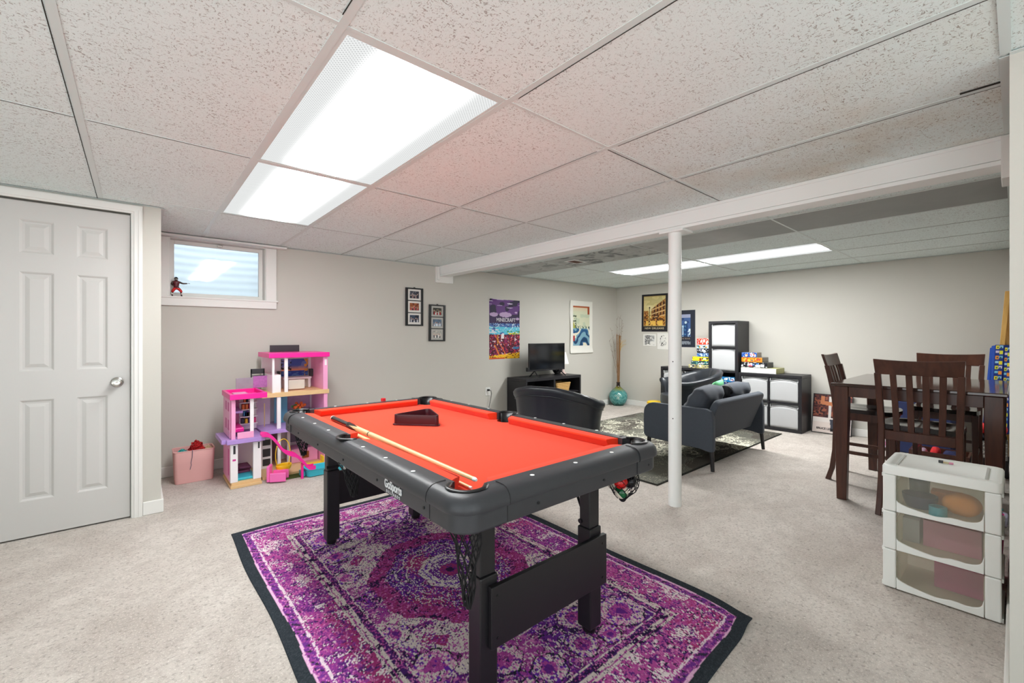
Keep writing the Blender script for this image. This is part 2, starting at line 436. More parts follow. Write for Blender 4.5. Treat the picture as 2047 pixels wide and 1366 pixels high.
# ---- painted steel beam with boxed face, plate at the wall, round post
b = MB()
b.box(2.852, 2.975, YR, YB, 1.968, H + .008).box(2.848, 2.979, YR, YB, 1.945, 1.966).box(2.846, 2.852, YR, YB, 2.052, H - .001)
struct(b.build('beam', MAT['beam'], bevel=.004), 'white painted support beam below the ceiling')
b = MB().box(2.80, 3.05, YB - .03, YB, 1.868, H - .007); b.box(2.81, 2.845, YB - .045, YB - .03, 1.9, H - .007)
struct(b.build('trim_4', MAT['trimw'], bevel=.003), 'white backing board at the beam end')
b = MB().box(2.83, 3.0, YR, YR + .03, 1.88, H - .007)
struct(b.build('trim_5', MAT['trimw'], bevel=.003))
col = empty('column', (2.888, 1.589, 0)); struct(col, 'white round steel post under the beam')
struct(MB().lathe([(.0445, 0.0), (.0445, 1.93)], 40, (0, 0, 0)).build('post', MAT['beam'], col, smooth=True))
struct(MB().box(-.06, .085, -.09, .09, 1.928, 1.944).build('bearing_plate', MAT['beam'], col, bevel=.003))
b = MB()
for a, z in ((.2, .62), (.2, 1.02)): b.cyl((-.043 * cos(a) , -.043 * sin(a), z), (-.0455 * cos(a), -.0455 * sin(a), z), .004, seg=10)
struct(b.build('bolt', MAT['black'], col))

# ---- baseboards
bh, bt = .09, .013
def base(name, x0, x1, y0, y1):
    b = MB().box(x0, x1, y0, y1, 0.001, bh)
    return struct(b.build(name, MAT['trimw'], bevel=.004))
base('baseboard_back', XD + bt, XB - bt, YB - bt, YB)
base('baseboard_far', XB - bt, XB, YR + bt, YB)
base('baseboard_right', XR - bt, XB - bt, YR, YR + bt)
base('baseboard_pier', XR - bt, XR, YR - 1.2, YR - .001)
base('baseboard_left', .032, XD + bt, YD - bt, YD)
base('baseboard_return', XD, XD + bt, YD + .001, YB)

# ---- six panel door in its casing
d = empty('door_1', (DX0, YD + .012, 0)); struct(d, 'white six panel interior door')
dw = DX1 - DX0
px = [(.122, .264), (.362, .503)]
pz = [(.222, .818), (.99, 1.580), (1.690, 1.888)]
b = MB()
xe = [0, px[0][0], px[0][1], px[1][0], px[1][1], dw]; ze = [.010, pz[0][0], pz[0][1], pz[1][0], pz[1][1], pz[2][0], pz[2][1], DZ - .004]
for i in range(5):
    for k in range(7):
        if i % 2 == 1 and k % 2 == 1:
            x0, x1, z0, z1 = xe[i], xe[i + 1], ze[k], ze[k + 1]
            def ring(o, y): return [(x0 + o, y, z0 + o), (x1 - o, y, z0 + o), (x1 - o, y, z1 - o), (x0 + o, y, z1 - o)]
            b.rings([ring(0, 0), ring(.004, .002), ring(.012, .008), ring(.022, .0085), ring(.040, .0025), ring(.042, .002)], cap=False)
            b.face(ring(.042, .002))
        else:
            b.face([(xe[i], 0, ze[k]), (xe[i + 1], 0, ze[k]), (xe[i + 1], 0, ze[k + 1]), (xe[i], 0, ze[k + 1])])
bmesh.ops.remove_doubles(b.b, verts=b.b.verts, dist=1e-5)
b.box(.001, dw - .001, .0105, .035, .012, DZ - .006)
for f in list(b.b.faces):
    pass
struct(b.build('door_panel', MAT['door'], d))
k = MB(); kx, kz = dw - .063, .899
prof = [(.0325, 0), (.032, .006), (.026, .010), (.012, .012), (.011, .030), (.018, .036), (.0265, .044), (.028, .054), (.024, .062), (.014, .0655), (.006, .064)]
k.lathe(prof, 28); k.xf(Matrix.Translation((kx, -.0005, kz)) @ Matrix.Rotation(pi / 2, 4, 'X'))
struct(k.build('door_handle', MAT['steel'], d, smooth=True), 'round satin nickel door knob')
struct(MB().box(dw + .0135, dw + .0165, -.0105, -.005, .87, .93).build('strike_plate', MAT['steel'], d))
b = MB()
def casing(b, x0, x1, z0, z1): b.box(x0, x1, YD - .012, YD, z0, z1)
for (x0, x1) in ((DX1 + .008, DX1 + .063), (DX0 - .063, DX0 - .008)):
    b.box(x0, x1, YD - .012, YD - .0002, 0, DZ + .054); b.box(x0 + .012, x1 - .004, YD - .018, YD - .012, 0, DZ + .042); b.box(x0 + .034, x1 - .008, YD - .021, YD - .018, 0, DZ + .032)
b.box(DX0 - .063, DX1 + .063, YD - .0121, YD - .0002, DZ + .008, DZ + .063); b.box(DX0 - .055, DX1 + .055, YD - .0181, YD - .012, DZ + .02, DZ + .058)
b.box(DX1 + .0035, DX1 + .0118, YD, YD + .06, 0, DZ + .01); b.box(DX0 - .0118, DX0 - .0035, YD, YD + .06, 0, DZ + .01)
struct(b.build('trim_6', MAT['trimw'], bevel=.002), 'white moulded casing around the door')

# ---- small hopper window high on the back wall, with its window well outside
w = empty('window_1', ((WX0 + WX1) / 2, YB, WZ0)); struct(w, 'small white basement window high on the back wall')
b = MB()
b.box(.131, WX0 + .004, YB - .02, YB - .0002, 1.462, 2.044).box(WX1 - .008, 1.029, YB - .02, YB - .0002, 1.462, 2.044)
b.box(.131, 1.029, YB - .0205, YB - .0002, 1.462, 1.535)
struct(b.build('casing', MAT['trimw'], w, world=True, bevel=.003))
b = MB().box(.131, 1.045, YB - .028, YB + .1, 1.528, 1.543)
struct(b.build('sill', MAT['trimw'], w, world=True, bevel=.003))
b = MB().box(WX0 + .001, WX0 + .012, YB, YB + .14, 1.543, WZ1 - .001).box(WX1 - .012, WX1 - .001, YB, YB + .14, 1.543, WZ1 - .001).box(WX0 + .012, WX1 - .012, YB, YB + .14, WZ1 - .012, WZ1 - .001)
struct(b.build('jamb', MAT['trimw'], w, world=True))
b = MB(); sx0, sx1, sz0, sz1, sy = WX0 + .014, WX1 - .014, 1.546, WZ1 - .014, YB + .085
b.box(sx0, sx0 + .03, sy, sy + .035, sz0, sz1).box(sx1 - .035, sx1, sy, sy + .035, sz0, sz1).box(sx0 + .03, sx1 - .035, sy, sy + .035, sz0, sz0 + .036).box(sx0 + .03, sx1 - .035, sy, sy + .035, sz1 - .033, sz1)
struct(b.build('sash', MAT['trimw'], w, world=True, bevel=.002))
struct(MB().box(sx0 + .03, sx1 - .035, sy + .016, sy + .02, sz0 + .036, sz1 - .033).build('pane', m_glass(), w, world=True))
struct(MB().box(.56, .60, sy - .012, sy, sz1 - .022, sz1 - .006).build('latch', MAT['steel'], w, world=True, bevel=.002))
b = MB().box(.131, 1.11, YB - .075, YB - .0002, 2.046, H - .007)
struct(b.build('trim_7', MAT['trimw'], bevel=.004), 'white header board above the window')
wm = M('ribbed_window_well', (206, 214, 220), 0.6, var=.04, nscale=5, stretch=(1, 1, 6))
wy = YB + T
def wf(u, v):
    a = pi * u; z = .95 + v * 1.55
    r = .45 + .0018 * sin(z * 2 * pi / .075)
    return (.575 - (r + .25) * cos(a), wy + (r + .1) * sin(a), z)
struct(MB().grid(wf, 40, 160).build('window_well', wm, smooth='all', solid=.004), 'pale blue ribbed well outside the window')

# ================================================================== CEILING LIGHTS
LB = ['lit ceiling light panel nearest the camera, above the pool table', 'lit ceiling light panel nearest the small window, end to end with a bigger one',
      'far lit ceiling light panel right of the white post', 'far lit ceiling light panel left of the white post, toward the posters']
for (x, y), lb in zip(FIX, LB):
    w2 = .6096 if x < 2 else .61; l2 = 1.2192 if x < 2 else 1.22
    r = empty('ceiling_light', (x + w2 / 2, y + l2 / 2, H), 0, lb, 'ceiling light', 'fluorescent troffers in the drop ceiling')
    W2, L2 = w2 / 2 - .0125, l2 / 2 - .0072; fw = .012
    b = MB()
    b.box(-W2, -W2 + fw, -L2, L2, -.001, .01).box(W2 - fw, W2, -L2, L2, -.001, .01).box(-W2 + fw, W2 - fw, -L2, -L2 + fw * 2, -.001, .01).box(-W2 + fw, W2 - fw, L2 - fw, L2, -.001, .01)
    b.build('frame', MAT['grid'], r)
    b = MB(); b.face([(-W2 + fw, -L2 + fw * 2, .001), (W2 - fw, -L2 + fw * 2, .001), (W2 - fw, L2 - fw, .001), (-W2 + fw, L2 - fw, .001)])
    o = b.build('diffuser', MAT['lens' if x < 2 else 'lensfar'], r)
    b = MB()
    for s in (-1, 1): b.box(-W2 if s < 0 else W2 - .004, -W2 + .004 if s < 0 else W2, -L2, L2, .01, .11)
    b.box(-W2, W2, -L2, L2, .11, .114)
    b.build('housing', MAT['grid'], r)
# air register in the grey strip
r = empty('air_vent', (3.87, 3.37, H), 0, 'small white air register in the grey ceiling strip', 'vent')
MB().box(-.11, .11, -.08, .08, -.006, -.0005).build('frame', MAT['beam'], r, bevel=.002)
MB().box(-.085, .085, -.055, .055, -.0068, -.0062).build('opening', M('rusty_vent_dark', (96, 62, 48), .8), r)

# ================================================================== PURPLE RUG
def rug_purple(U, V):
    W, L = 1.575, 2.40
    x = (U - .5) * W; y = (V - .5) * L
    e = np.minimum(W / 2 - np.abs(x), L / 2 - np.abs(y)); e2 = e + (vnoise(U, V, 60, 90, 1) - .5) * .008
    def cells(cx_, cy_, sh):
        i = np.floor(x / cx_).astype(int); j = np.floor(y / cy_ + sh * (i % 2)).astype(int); return RNG.random((700, 900))[i % 700, j % 900]
    fa, fb, fc = cells(.0045, .0075, 0), cells(.0075, .005, .5), cells(.010, .013, .5)
    r1 = RNG.random(U.shape); r2 = RNG.random(U.shape)
    n1 = vnoise(U, V, 9, 14, 2); n2 = vnoise(U, V, 26, 40, 3); n3 = vnoise(U, V, 70, 106, 4); n4 = vnoise(U, V, 5, 8, 5); n5 = vnoise(U, V, 120, 180, 6)
    P = (98, 42, 128); Dk = (48, 32, 66); Mg = (168, 70, 146); Pk = (206, 126, 180); Cr = (210, 196, 192); Ro = (150, 52, 104); Bk = (38, 40, 48); VI = (104, 46, 158)
    C = np.zeros(U.shape + (3,)) + np.array(P, float)
    C = lerp(C, VI, (n2 + .3 * (fa - .5) > .52) * .7); C = lerp(C, Dk, (n3 + .5 * (fb - .5) > .60) * .9); C = lerp(C, Mg, (n1 + .5 * (fa - .5) > .62) * .8)
    C = lerp(C, Pk, (n5 + .4 * (fb - .5) > .74) * .8); C = lerp(C, Cr, (fa > .86) & (n3 > .35)); C = lerp(C, Bk, (np.abs(((n2 * 5) % 1) - .5) < .05) & (fa > .3)); C = lerp(C, Cr, (np.abs(((n2 * 4 + .3) % 1) - .5) < .055) & (fa > .35))
    ang = np.arctan2(y / 1.12, x); d = np.sqrt(x * x + (y / 1.12) ** 2); dd = d + .012 * np.cos(8 * ang) + (n3 - .5) * .018
    spk = fa > .24
    m = (dd > .385) & (dd < .55) & (np.abs(np.cos(2 * ang)) < .80); C = lerp(C, Cr, m & spk & (n2 > .22)); C = lerp(C, Mg, m & (fb > .86))
    m = (dd > .30) & (dd < .385); C = lerp(C, Ro, m * .9); C = lerp(C, Dk, m & (n3 + .5 * (fb - .5) > .62)); C = lerp(C, Mg, m & (fa > .72)); C = lerp(C, Pk, m & (fb > .93))
    m = dd < .30; C = lerp(C, (96, 44, 142), m * .85); C = lerp(C, Dk, m & (n5 + .5 * (fb - .5) > .66)); C = lerp(C, Ro, m & (n1 + .5 * (fa - .5) > .62)); C = lerp(C, Cr, m & (fa > .84)); C = lerp(C, Mg, m & (fb > .88))
    for (ra, rb_) in ((.245, .252), (.205, .211)): C = lerp(C, Cr, (dd > ra) & (dd < rb_) & spk)
    oc = np.maximum(np.maximum(np.abs(x), np.abs(y / 1.12)), (np.abs(x) + np.abs(y / 1.12)) * .7071) + (n3 - .5) * .012
    C = lerp(C, Cr, (oc > .095) & (oc < .145) & spk); C = lerp(C, VI, (oc > .112) & (oc < .122) & (fb > .3)); C = lerp(C, P, (oc < .095) * .9); C = lerp(C, Cr, (oc < .095) & (fa > .70)); C = lerp(C, Ro, (oc < .05) & (fa > .25)); C = lerp(C, Dk, (oc < .022))
    for (sx_, sy_) in [(a, c) for a in (-1, 1) for c in (-1, 1)]:
        for (rx, ry, rr_) in ((.375, .775, .098), (.19, .66, .072), (.40, .52, .078), (.09, .80, .062), (.43, .27, .06), (.22, .83, .05)):
            q = np.sqrt((x - sx_ * rx) ** 2 + (y - sy_ * ry) ** 2) + (n3 - .5) * .022
            m = q < rr_; C = lerp(C, Cr, m & (fa > .34)); C = lerp(C, Pk, m & (fb > .78)); C = lerp(C, VI, m & (fc > .86))
            C = lerp(C, Mg, (q < rr_ * .5) & (fa > .35)); C = lerp(C, P, q < rr_ * .16); C = lerp(C, Bk, (q > rr_) & (q < rr_ + .007) & (fa > .4))
        q = np.abs(x - sx_ * .31) * 1.3 + np.abs(y - sy_ * .38) + (n3 - .5) * .02; m = (q < .085) & (d > .46); C = lerp(C, Ro, m & (fa > .42)); C = lerp(C, Mg, m & (fb > .8)); C = lerp(C, Cr, (q > .085) & (q < .10) & (d > .46) & spk)
        q = np.abs(x - sx_ * .30) * .9 + np.abs(y - sy_ * .60) * 2.2; C = lerp(C, Cr, (q < .085) & spk)
    # --- border bands measured from the edge
    m = e2 < .320; C = lerp(C, (74, 38, 104), m); C = lerp(C, Dk, m & (n3 + .6 * (fb - .5) > .56)); C = lerp(C, Pk, m & (fa > .84)); C = lerp(C, Mg, m & (fb > .78))
    C = lerp(C, Cr, (e2 > .312) & (e2 < .319) & spk)
    m = e2 < .285; C = lerp(C, Cr, m & (fa > .12)); C = lerp(C, Dk, m & (n3 + .4 * (fb - .5) > .66)); C = lerp(C, Mg, (e2 > .262) & (e2 < .268) & spk)
    m = e2 < .250; B = np.zeros_like(C) + np.array((180, 78, 150), float); B = lerp(B, (136, 56, 144), (n1 + .5 * (fa - .5) > .56) * .8); B = lerp(B, (168, 58, 110), (n4 + .4 * (fb - .5) > .6) * .8)
    B = lerp(B, (94, 46, 120), n3 + .8 * (fb - .5) > .72); B = lerp(B, (50, 40, 72), n5 + .7 * (fb - .5) > .86); B = lerp(B, (204, 124, 176), fa > .86); B = lerp(B, (224, 206, 212), (n5 + .6 * (fa - .5) > .92)); B = lerp(B, (228, 214, 216), (n2 + .5 * (fa - .5) > .84))
    C = np.where(m[..., None], B, C)
    m = (e2 > .087) & (e2 < .098) & (fa > .2); C = lerp(C, (224, 204, 214), m)
    m = e2 < .087; B2 = np.zeros_like(C) + np.array((148, 66, 142), float); blot = (np.abs(np.sin((x + y) * 78)) > .68) & (e2 > .058) & (e2 < .082)
    B2 = lerp(B2, (52, 46, 68), blot & (n3 > .35)); B2 = lerp(B2, Pk, fa > .84); B2 = lerp(B2, (110, 52, 134), (n5 + .6 * (fb - .5) > .62)); C = np.where(m[..., None], B2, C)
    m = e2 < .054; C = lerp(C, (220, 172, 204), m)
    eb = e + (vnoise(U, V, 8, 12, 7) - .5) * .012
    m = eb < .047; C = lerp(C, (46, 51, 56), m); m = m & (r1 > .7); C = lerp(C, (56, 62, 68), m)
    C *= (0.92 + .16 * r2)[..., None]
    return C
def rug_warp(P, U, V):
    z = .0045 + .0012 * np.sin(P[..., 0] * 5 + 1) * np.sin(P[..., 1] * 4)
    # lifted near right corner, slightly wavy left and right edges
    cr = np.exp(-(((U - 1) / .09) ** 2 + (V / .06) ** 2)); z = z + .016 * cr
    P[..., 0] += -.055 * cr + .006 * np.sin(V * 14) * (np.abs(U - .5) * 2) ** 6 - .03 * np.exp(-(V / .05) ** 2) * (U - .5) * 0
    P[..., 1] += .02 * cr + .01 * np.sin(U * 9) * (np.abs(V - .5) * 2) ** 6
    P[..., 2] = z; return P
o = painted('area_rug', 1.575, 2.40, 420, 640, rug_purple, MAT['rugp'], None, (1.213, 1.90, 0), 'xy', rug_warp, .006)
tag(o, 'purple and magenta medallion rug with black border, lying under the pool table', 'rug')

# ================================================================== POOL TABLE
PX, PY = 1.117, 1.848
HW, HL, ZT = .493, .915, .770
felt_c = (220, 63, 35)
MAT['felt'] = M('orange_red_felt', felt_c, 0.95, var=.03, nscale=5, bump=.15, bscale=900, spec=.05, sheen=.15)
MAT['rail'] = M('black_vinyl_rail', (52, 53, 57), 0.42, var=.06, nscale=20, bump=.12, bscale=700)
MAT['apron'] = M('black_apron', (46, 46, 49), 0.5, var=.05)
MAT['legm'] = M('black_powder_coat', (28, 27, 30), 0.38, var=.05)
MAT['cup'] = M('black_pocket_plastic', (18, 18, 20), 0.3)
MAT['inlay'] = M('white_rail_dots', (236, 236, 236), 0.35)
pt = empty('pool_table', (PX, PY, 0), 0, 'black pool table with orange red felt standing on the purple rug', 'pool table')
def rr(hw, hl, r, z, n=8):
    pts = []
    for cx, cy_, a0 in ((hw - r, hl - r, 0), (-hw + r, hl - r, pi / 2), (-hw + r, -hl + r, pi), (hw - r, -hl + r, 1.5 * pi)):
        for i in range(n + 1):
            a = a0 + pi / 2 * i / n; pts.append((cx + r * cos(a), cy_ + r * sin(a), z))
    return pts
PROF = [(.016, .666), (.013, .672), (.013, .718), (.002, .722), (0, .726), (0, .736), (.003, .748), (.010, .759), (.020, .766), (.032, .7695), (.045, .7705), (.080, .7705), (.080, .725), (.04, .70), (.04, .666)]
RC = .075
def off(o, z): return rr(HW - o, HL - o, max(RC - o, .004), z)
POC = [(sx_ * .405, sy_ * .822) for sx_ in (-1, 1) for sy_ in (-1, 1)] + [(-.428, 0.0), (.428, 0.0)]
PR = .052
def cutters(r=PR, z0=.60, z1=.9):
    out = []
    for x, y in POC: out.append(MB().cyl((x, y, z0), (x, y, z1), r, seg=36).build('cutter', MAT['cup'], pt))
    bpy.context.view_layer.update(); return out
b = MB(); rings = [off(o, z) for o, z in PROF[:12]]
# outer apron skirt + rail top as one continuous moulded ring, closed through the inside
rings = [off(o, z) for o, z in PROF]
b.rings(rings, loop=True)
rail = b.build('rail', MAT['rail'], pt, smooth=True)
cut(rail, cutters())
for f in rail.data.polygons: f.use_smooth = True
try: rail.data.set_sharp_from_angle(angle=radians(40))
except Exception: pass
bed = MB().box(-HW + .05, HW - .05, -HL + .05, HL - .05, .700, .731).build('bed', MAT['felt'], pt)
cut(bed, cutters())
MB().box(-HW + .045, HW - .045, -HL + .045, HL - .045, .676, .690).build('underside', MAT['apron'], pt)
# cushions: rubber profile with mitred ends
def cushion(p0, p1, inn):
    p0, p1, inn = Vector(p0), Vector(p1), Vector(inn); d = (p1 - p0).normalized()
    prof = [(0, .7316), (0, .7685), (.022, .7685), (.046, .7655), (.048, .760), (.036, .7316)]
    r = []
    for p, s in ((p0, 1), (p1, -1)):
        r.append([tuple(p + inn * a + d * s * a * .55 + Vector((0, 0, z))) for a, z in prof])
    MB().rings(r).build('cushion', MAT['felt'], pt, bevel=.002)
ix, iy = HW - .0805, HL - .0805
for s in (-1, 1):
    cushion((-.335, s * iy, 0), (.335, s * iy, 0), (0, -s, 0))
    for t in (-1, 1): cushion((s * ix, t * .062, 0), (s * ix, t * .752, 0), (-s, 0, 0))
# moulded corner caps with their seams
for k in range(4):
    q0 = k * 9
    def part(o, z, k=k):
        P = off(o - .0016, z + (.0012 if z > .74 else 0)); seg = P[q0:q0 + 9]
        a0 = Vector(seg[0]); a1 = Vector(seg[-1])
        t0 = Vector((0, -1, 0)) if k in (0,) else None
        dirs = {0: ((0, -1, 0), (-1, 0, 0)), 1: ((1, 0, 0), (0, -1, 0)), 2: ((0, 1, 0), (1, 0, 0)), 3: ((-1, 0, 0), (0, 1, 0))}[k]
        L = .095
        return [tuple(a0 + Vector(dirs[0]) * L)] + seg + [tuple(a1 + Vector(dirs[1]) * L)]
    rings = [part(o, z) for o, z in PROF[1:11]] + [part(.066, .7705)]
    b = MB(); b.rings(rings, cap=False, closed=False)
    cap_seam = []
    for P_ in ([r[0] for r in rings], [r[-1] for r in rings]): cap_seam.append(MB().tube([tuple(Vector(p) + Vector((0, 0, .0006))) for p in P_], .0013, 5))
    cap = b.build('corner_cap', MAT['rail'], pt, smooth=True, solid=0)
    x, y = POC[{0: 3, 1: 1, 2: 0, 3: 2}[k]]
    c = MB().cyl((x, y, .60), (x, y, .9), PR, seg=36).build('cutter', MAT['cup'], pt); bpy.context.view_layer.update()
    # open sheet: drop faces whose centre falls in the pocket instead of a boolean
    bpy.data.objects.remove(c)
    bm = bmesh.new(); bm.from_mesh(cap.data)
    dead = [f for f in bm.faces if min((v.co.xy - Vector((x, y))).length for v in f.verts) < PR + .003 and f.calc_center_median().z > .76]
    bmesh.ops.delete(bm, geom=dead, context='FACES'); bm.to_mesh(cap.data); bm.free()
    for q in cap_seam: q.build('seam', MAT['black'], cap)
# pocket cups with U shaped lips
for i, (x, y) in enumerate(POC):
    out = Vector((x, y, 0)).normalized() if i < 4 else Vector((1 if x > 0 else -1, 0, 0))
    if i < 4: out = Vector((1 if x > 0 else -1, 1 if y > 0 else -1, 0)).normalized()
    a0 = math.atan2(out.y, out.x); span = 1.25 if i < 4 else 1.35
    b = MB()
    arc = [(x + (PR + .004) * cos(a0 + t), y + (PR + .004) * sin(a0 + t)) for t in np.linspace(-span, span, 22)]
    ext = .030 if i < 4 else .012
    e0 = Vector((arc[0][0], arc[0][1])) - Vector((out.x, out.y)) * ext; e1 = Vector((arc[-1][0], arc[-1][1])) - Vector((out.x, out.y)) * ext
    path = [(e0.x, e0.y, .7705)] + [(p[0], p[1], .772) for p in arc] + [(e1.x, e1.y, .7705)]
    b.tube(path, .0085, 8, flat=.55)
    b.build('pocket_lip', MAT['cup'], pt, smooth=True)
    b = MB(); n = 28
    def ringp(r, z): return [(x + r * cos(2 * pi * k / n), y + r * sin(2 * pi * k / n), z) for k in range(n)]
    sp = 1.5 if i < 4 else 1.5
    V = []
    for t in np.linspace(-sp, sp, 20):
        V.append([(x + (PR - .001) * cos(a0 + t), y + (PR - .001) * sin(a0 + t), z) for z in (.7695, .70, .664)])
    b.rings(V, cap=False, closed=False)
    b.build('pocket_cup', MAT['cup'], pt, smooth=True, solid=.002)
# nets
MAT['net'] = M('black_net_cord', (16, 16, 18), 0.8)
def net(x, y, z0, z1, r0, r1, nn=9, levels=7, sag=(0, 0), cord=.0021, full=None):
    b = MB()
    def P(k, l):
        t = l / levels; a = 2 * pi * (k + .5 * (l % 2)) / nn
        if full: r = full(t)
        else: r = r0 + (r1 - r0) * t ** .8
        w = .004 * sin(k * 2.1 + l * 1.7)
        return (x + sag[0] * t + (r + w) * cos(a), y + sag[1] * t + (r + w) * sin(a), z0 + (z1 - z0) * t + .004 * sin(k * 1.3 + l))
    for k in range(nn):
        for s in (0, 1):
            pts = [P(k + (0 if l % 2 == 0 else (0 if s == 0 else -1)) , l) for l in range(levels + 1)]
            b.tube(pts, cord, 5)
    b.tube([(x + r0 * cos(2 * pi * k / 24), y + r0 * sin(2 * pi * k / 24), z0) for k in range(24)], .003, 6, loop=True)
    b.sphere((x + sag[0], y + sag[1], z1), max(.006, r1 * .8), 8, 6)
    return b.build('net', MAT['net'], pt)
POC_R = 2
for i, (x, y) in enumerate(POC):
    if i == POC_R: net(x - .026, y + .022, .668, .540, .05, .02, 12, 7, (-.004, 0), full=lambda t: .052 + .014 * sin(pi * min(1, t * 1.05)) - .036 * t ** 3, cord=.0017)   # right corner, holds the balls
    elif i == 0: net(x, y, .668, .415, .05, .010, 9, 8, (.012, .012))
    else: net(x, y, .668, .52, .05, .012, 9, 6, (.01, .0))
# diamonds
for s in (-1, 1):
    for yy in (-.602, -.401, -.2, .2, .401, .602):
        MB().lathe([(.0072, 0), (.0072, .0012), (.005, .0016)], 14, (s * (HW - .035), yy, .7702)).build('diamond_inlay', MAT['inlay'], pt, smooth=True)
    for xx in (-.2, 0, .2):
        MB().lathe([(.0072, 0), (.0072, .0012), (.005, .0016)], 14, (xx, s * (HL - .040), .7702)).build('diamond_inlay', MAT['inlay'], pt, smooth=True)
for yy in (-.71, -.38, -.05, .28, .60, .80):
    MB().cyl((-HW + .014, yy, .693), (-HW + .0105, yy, .693), .0045, seg=10).build('screw', MAT['black'], pt)
for xx in (-.2, .12, .40):
    MB().cyl((xx, -HL + .014, .693), (xx, -HL + .0105, .693), .0045, seg=10).build('screw', MAT['black'], pt)
# folding legs
LX, LYn, LYf = .268, -.715, .735
for sx_ in (-1, 1):
    for ly in (LYn, LYf):
        x = sx_ * LX; inn = 1 if ly < 0 else -1
        b = MB().box(x - .031, x + .031, ly - .026, ly + .026, .43, .678).box(x - .035, x + .035, ly - .033, ly + .033, .032, .432)
        lg = b.build('leg', MAT['legm'], pt, bevel=.005)
        MB().lathe([(.018, .0), (.026, .004), (.029, .012), (.027, .028), (.02, .032), (.02, .036)], 18, (x, ly, .007)).build('foot', MAT['cup'], lg, smooth=True)
        b = MB(); b.cyl((x - .036 * 1, ly + inn * .02, .452), (x + .036, ly + inn * .02, .452), .009, seg=12); b.build('hinge_bolt', MAT['cup'], lg, smooth=True)
        b = MB(); b.tube([(x - .02 * sx_, ly + inn * .024, .50), (x - .02 * sx_, ly + inn * .115, .69)], .008, 4, flat=.35); b.build('brace', MAT['legm'], lg)
for ly, s in ((LYn, -1), (LYf, 1)):
    y0, y1 = (ly - .052, ly - .0335) if s < 0 else (ly + .0335, ly + .052)
    pl = MB().box(-LX - .005, LX + .045, y0, y1, .205, .402).build('leg_panel', MAT['legm'], pt, bevel=.002)
    for x in (-LX + .02, LX + .02):
        for z in (.235, .37):
            yy = y0 - .002 if s < 0 else y1 + .002
            MB().cyl((x, yy, z), (x, (y0 + y1) / 2, z), .005, seg=10).build('screw', MAT['cup'], pl)
# maker's lettering on the long apron
wl = M('white_lettering', (226, 228, 230), 0.4)
text('lettering', 'GoSports', .040, wl, pt, (-HW + .0115, -.508, .701), (pi / 2, 0, -pi / 2), .0006, .82, space=.98, bold=.0012)
text('lettering', 'BILLIARDS', .014, wl, pt, (-HW + .0115, -.508, .677), (pi / 2, 0, -pi / 2), .0006, .95, space=1.75)

# ---- things on the table
MAT['rackm'] = M('dark_maroon_plastic', (62, 26, 34), 0.25, var=.05)
A = Vector((.998, 2.153, 0)); B_ = Vector((1.186, 1.940, 0)); mid = (A + B_) / 2; nrm = Vector((-(B_ - A).y, (B_ - A).x, 0)).normalized(); C_ = mid + nrm * (B_ - A).length * .866
cen = (A + B_ + C_) / 3
def tri(s, z, rad=.02, n=6):
    out = []; P = [A, B_, C_]
    for i in range(3):
        p = cen + (P[i] - cen) * s; pa = cen + (P[i - 1] - cen) * s; pb = cen + (P[(i + 1) % 3] - cen) * s
        da = (pa - p).normalized(); db = (pb - p).normalized(); bi = (da + db).normalized(); ctr = p + bi * rad * 2; t0 = rad * 1.732
        s0 = p + da * t0; s1 = p + db * t0
        a0 = math.atan2((s0 - ctr).y, (s0 - ctr).x); a1 = math.atan2((s1 - ctr).y, (s1 - ctr).x)
        dlt = (a1 - a0 + pi) % (2 * pi) - pi
        for k in range(n + 1): out.append((ctr.x + rad * cos(a0 + dlt * k / n), ctr.y + rad * sin(a0 + dlt * k / n), z))
    return out
z0 = .7312
b = MB(); b.rings([tri(1.0, z0), tri(1.0, z0 + .006), tri(.955, z0 + .008), tri(.945, z0 + .052), tri(.94, z0 + .055), tri(.87, z0 + .055), tri(.86, z0 + .05), tri(.86, z0)], loop=True)
tag(b.build('triangle_rack', MAT['rackm'], smooth=True), 'dark maroon triangle rack lying on the orange felt', 'ball rack')
MAT['cuewood'] = M('pale_maple', (226, 190, 142), 0.3, var=.05, nscale=30, stretch=(1, .1, 1))
def cue(p_butt, p_tip, label, dark=True, k_=1.0):
    p0, p1 = Vector(p_butt), Vector(p_tip); d = p1 - p0; L = d.length
    r = empty('pool_cue', p0, 0, label, 'pool cue', 'pool cues on the table')
    q = lambda t: tuple(d * t)
    R = lambda t: (.0145 + (.0062 - .0145) * t) * k_
    MB().tube([q(0), q(.006), q(.012)], [.009 * k_, .0148 * k_, .0148 * k_], 14).build('bumper', MAT['inlay'], r, smooth=True)
    dk = MB().tube([q(.012), q(.10), q(.20)], [R(.01), R(.1), R(.2)], 14).build('butt', MAT['gloss'] if dark else MAT['cuewood'], r, smooth=True)
    if dark:
        b = MB()
        for k in range(4):
            a = k * pi / 2 + .3; pts = []
            u = d.normalized().cross(Vector((0, 0, 1))).normalized(); w = d.normalized().cross(u)
            for t, wd_ in ((.20, .011), (.25, .006), (.29, .001)): pts.append((d * t + (u * cos(a) + w * sin(a)) * (R(t) - wd_ * .42), wd_))
            b.tube([tuple(p) for p, _ in pts], [x for _, x in pts], 8)
        b.build('point', MAT['gloss'], dk, smooth=True)
    MB().tube([q(.20), q(.395), q(.9), q(.99)], [R(.2), R(.395), R(.9), R(.99)], 14).build('shaft', MAT['cuewood'], r, smooth=True)
    MB().tube([q(.395), q(.401)], [R(.395) + .0006, R(.4) + .0006], 14).build('joint_ring', MAT['black'], r, smooth=True)
    MB().tube([q(.99), q(.995), q(1.0)], [R(.99), R(.995), .004], 12).build('tip', MAT['inlay'], r, smooth=True)
    return r
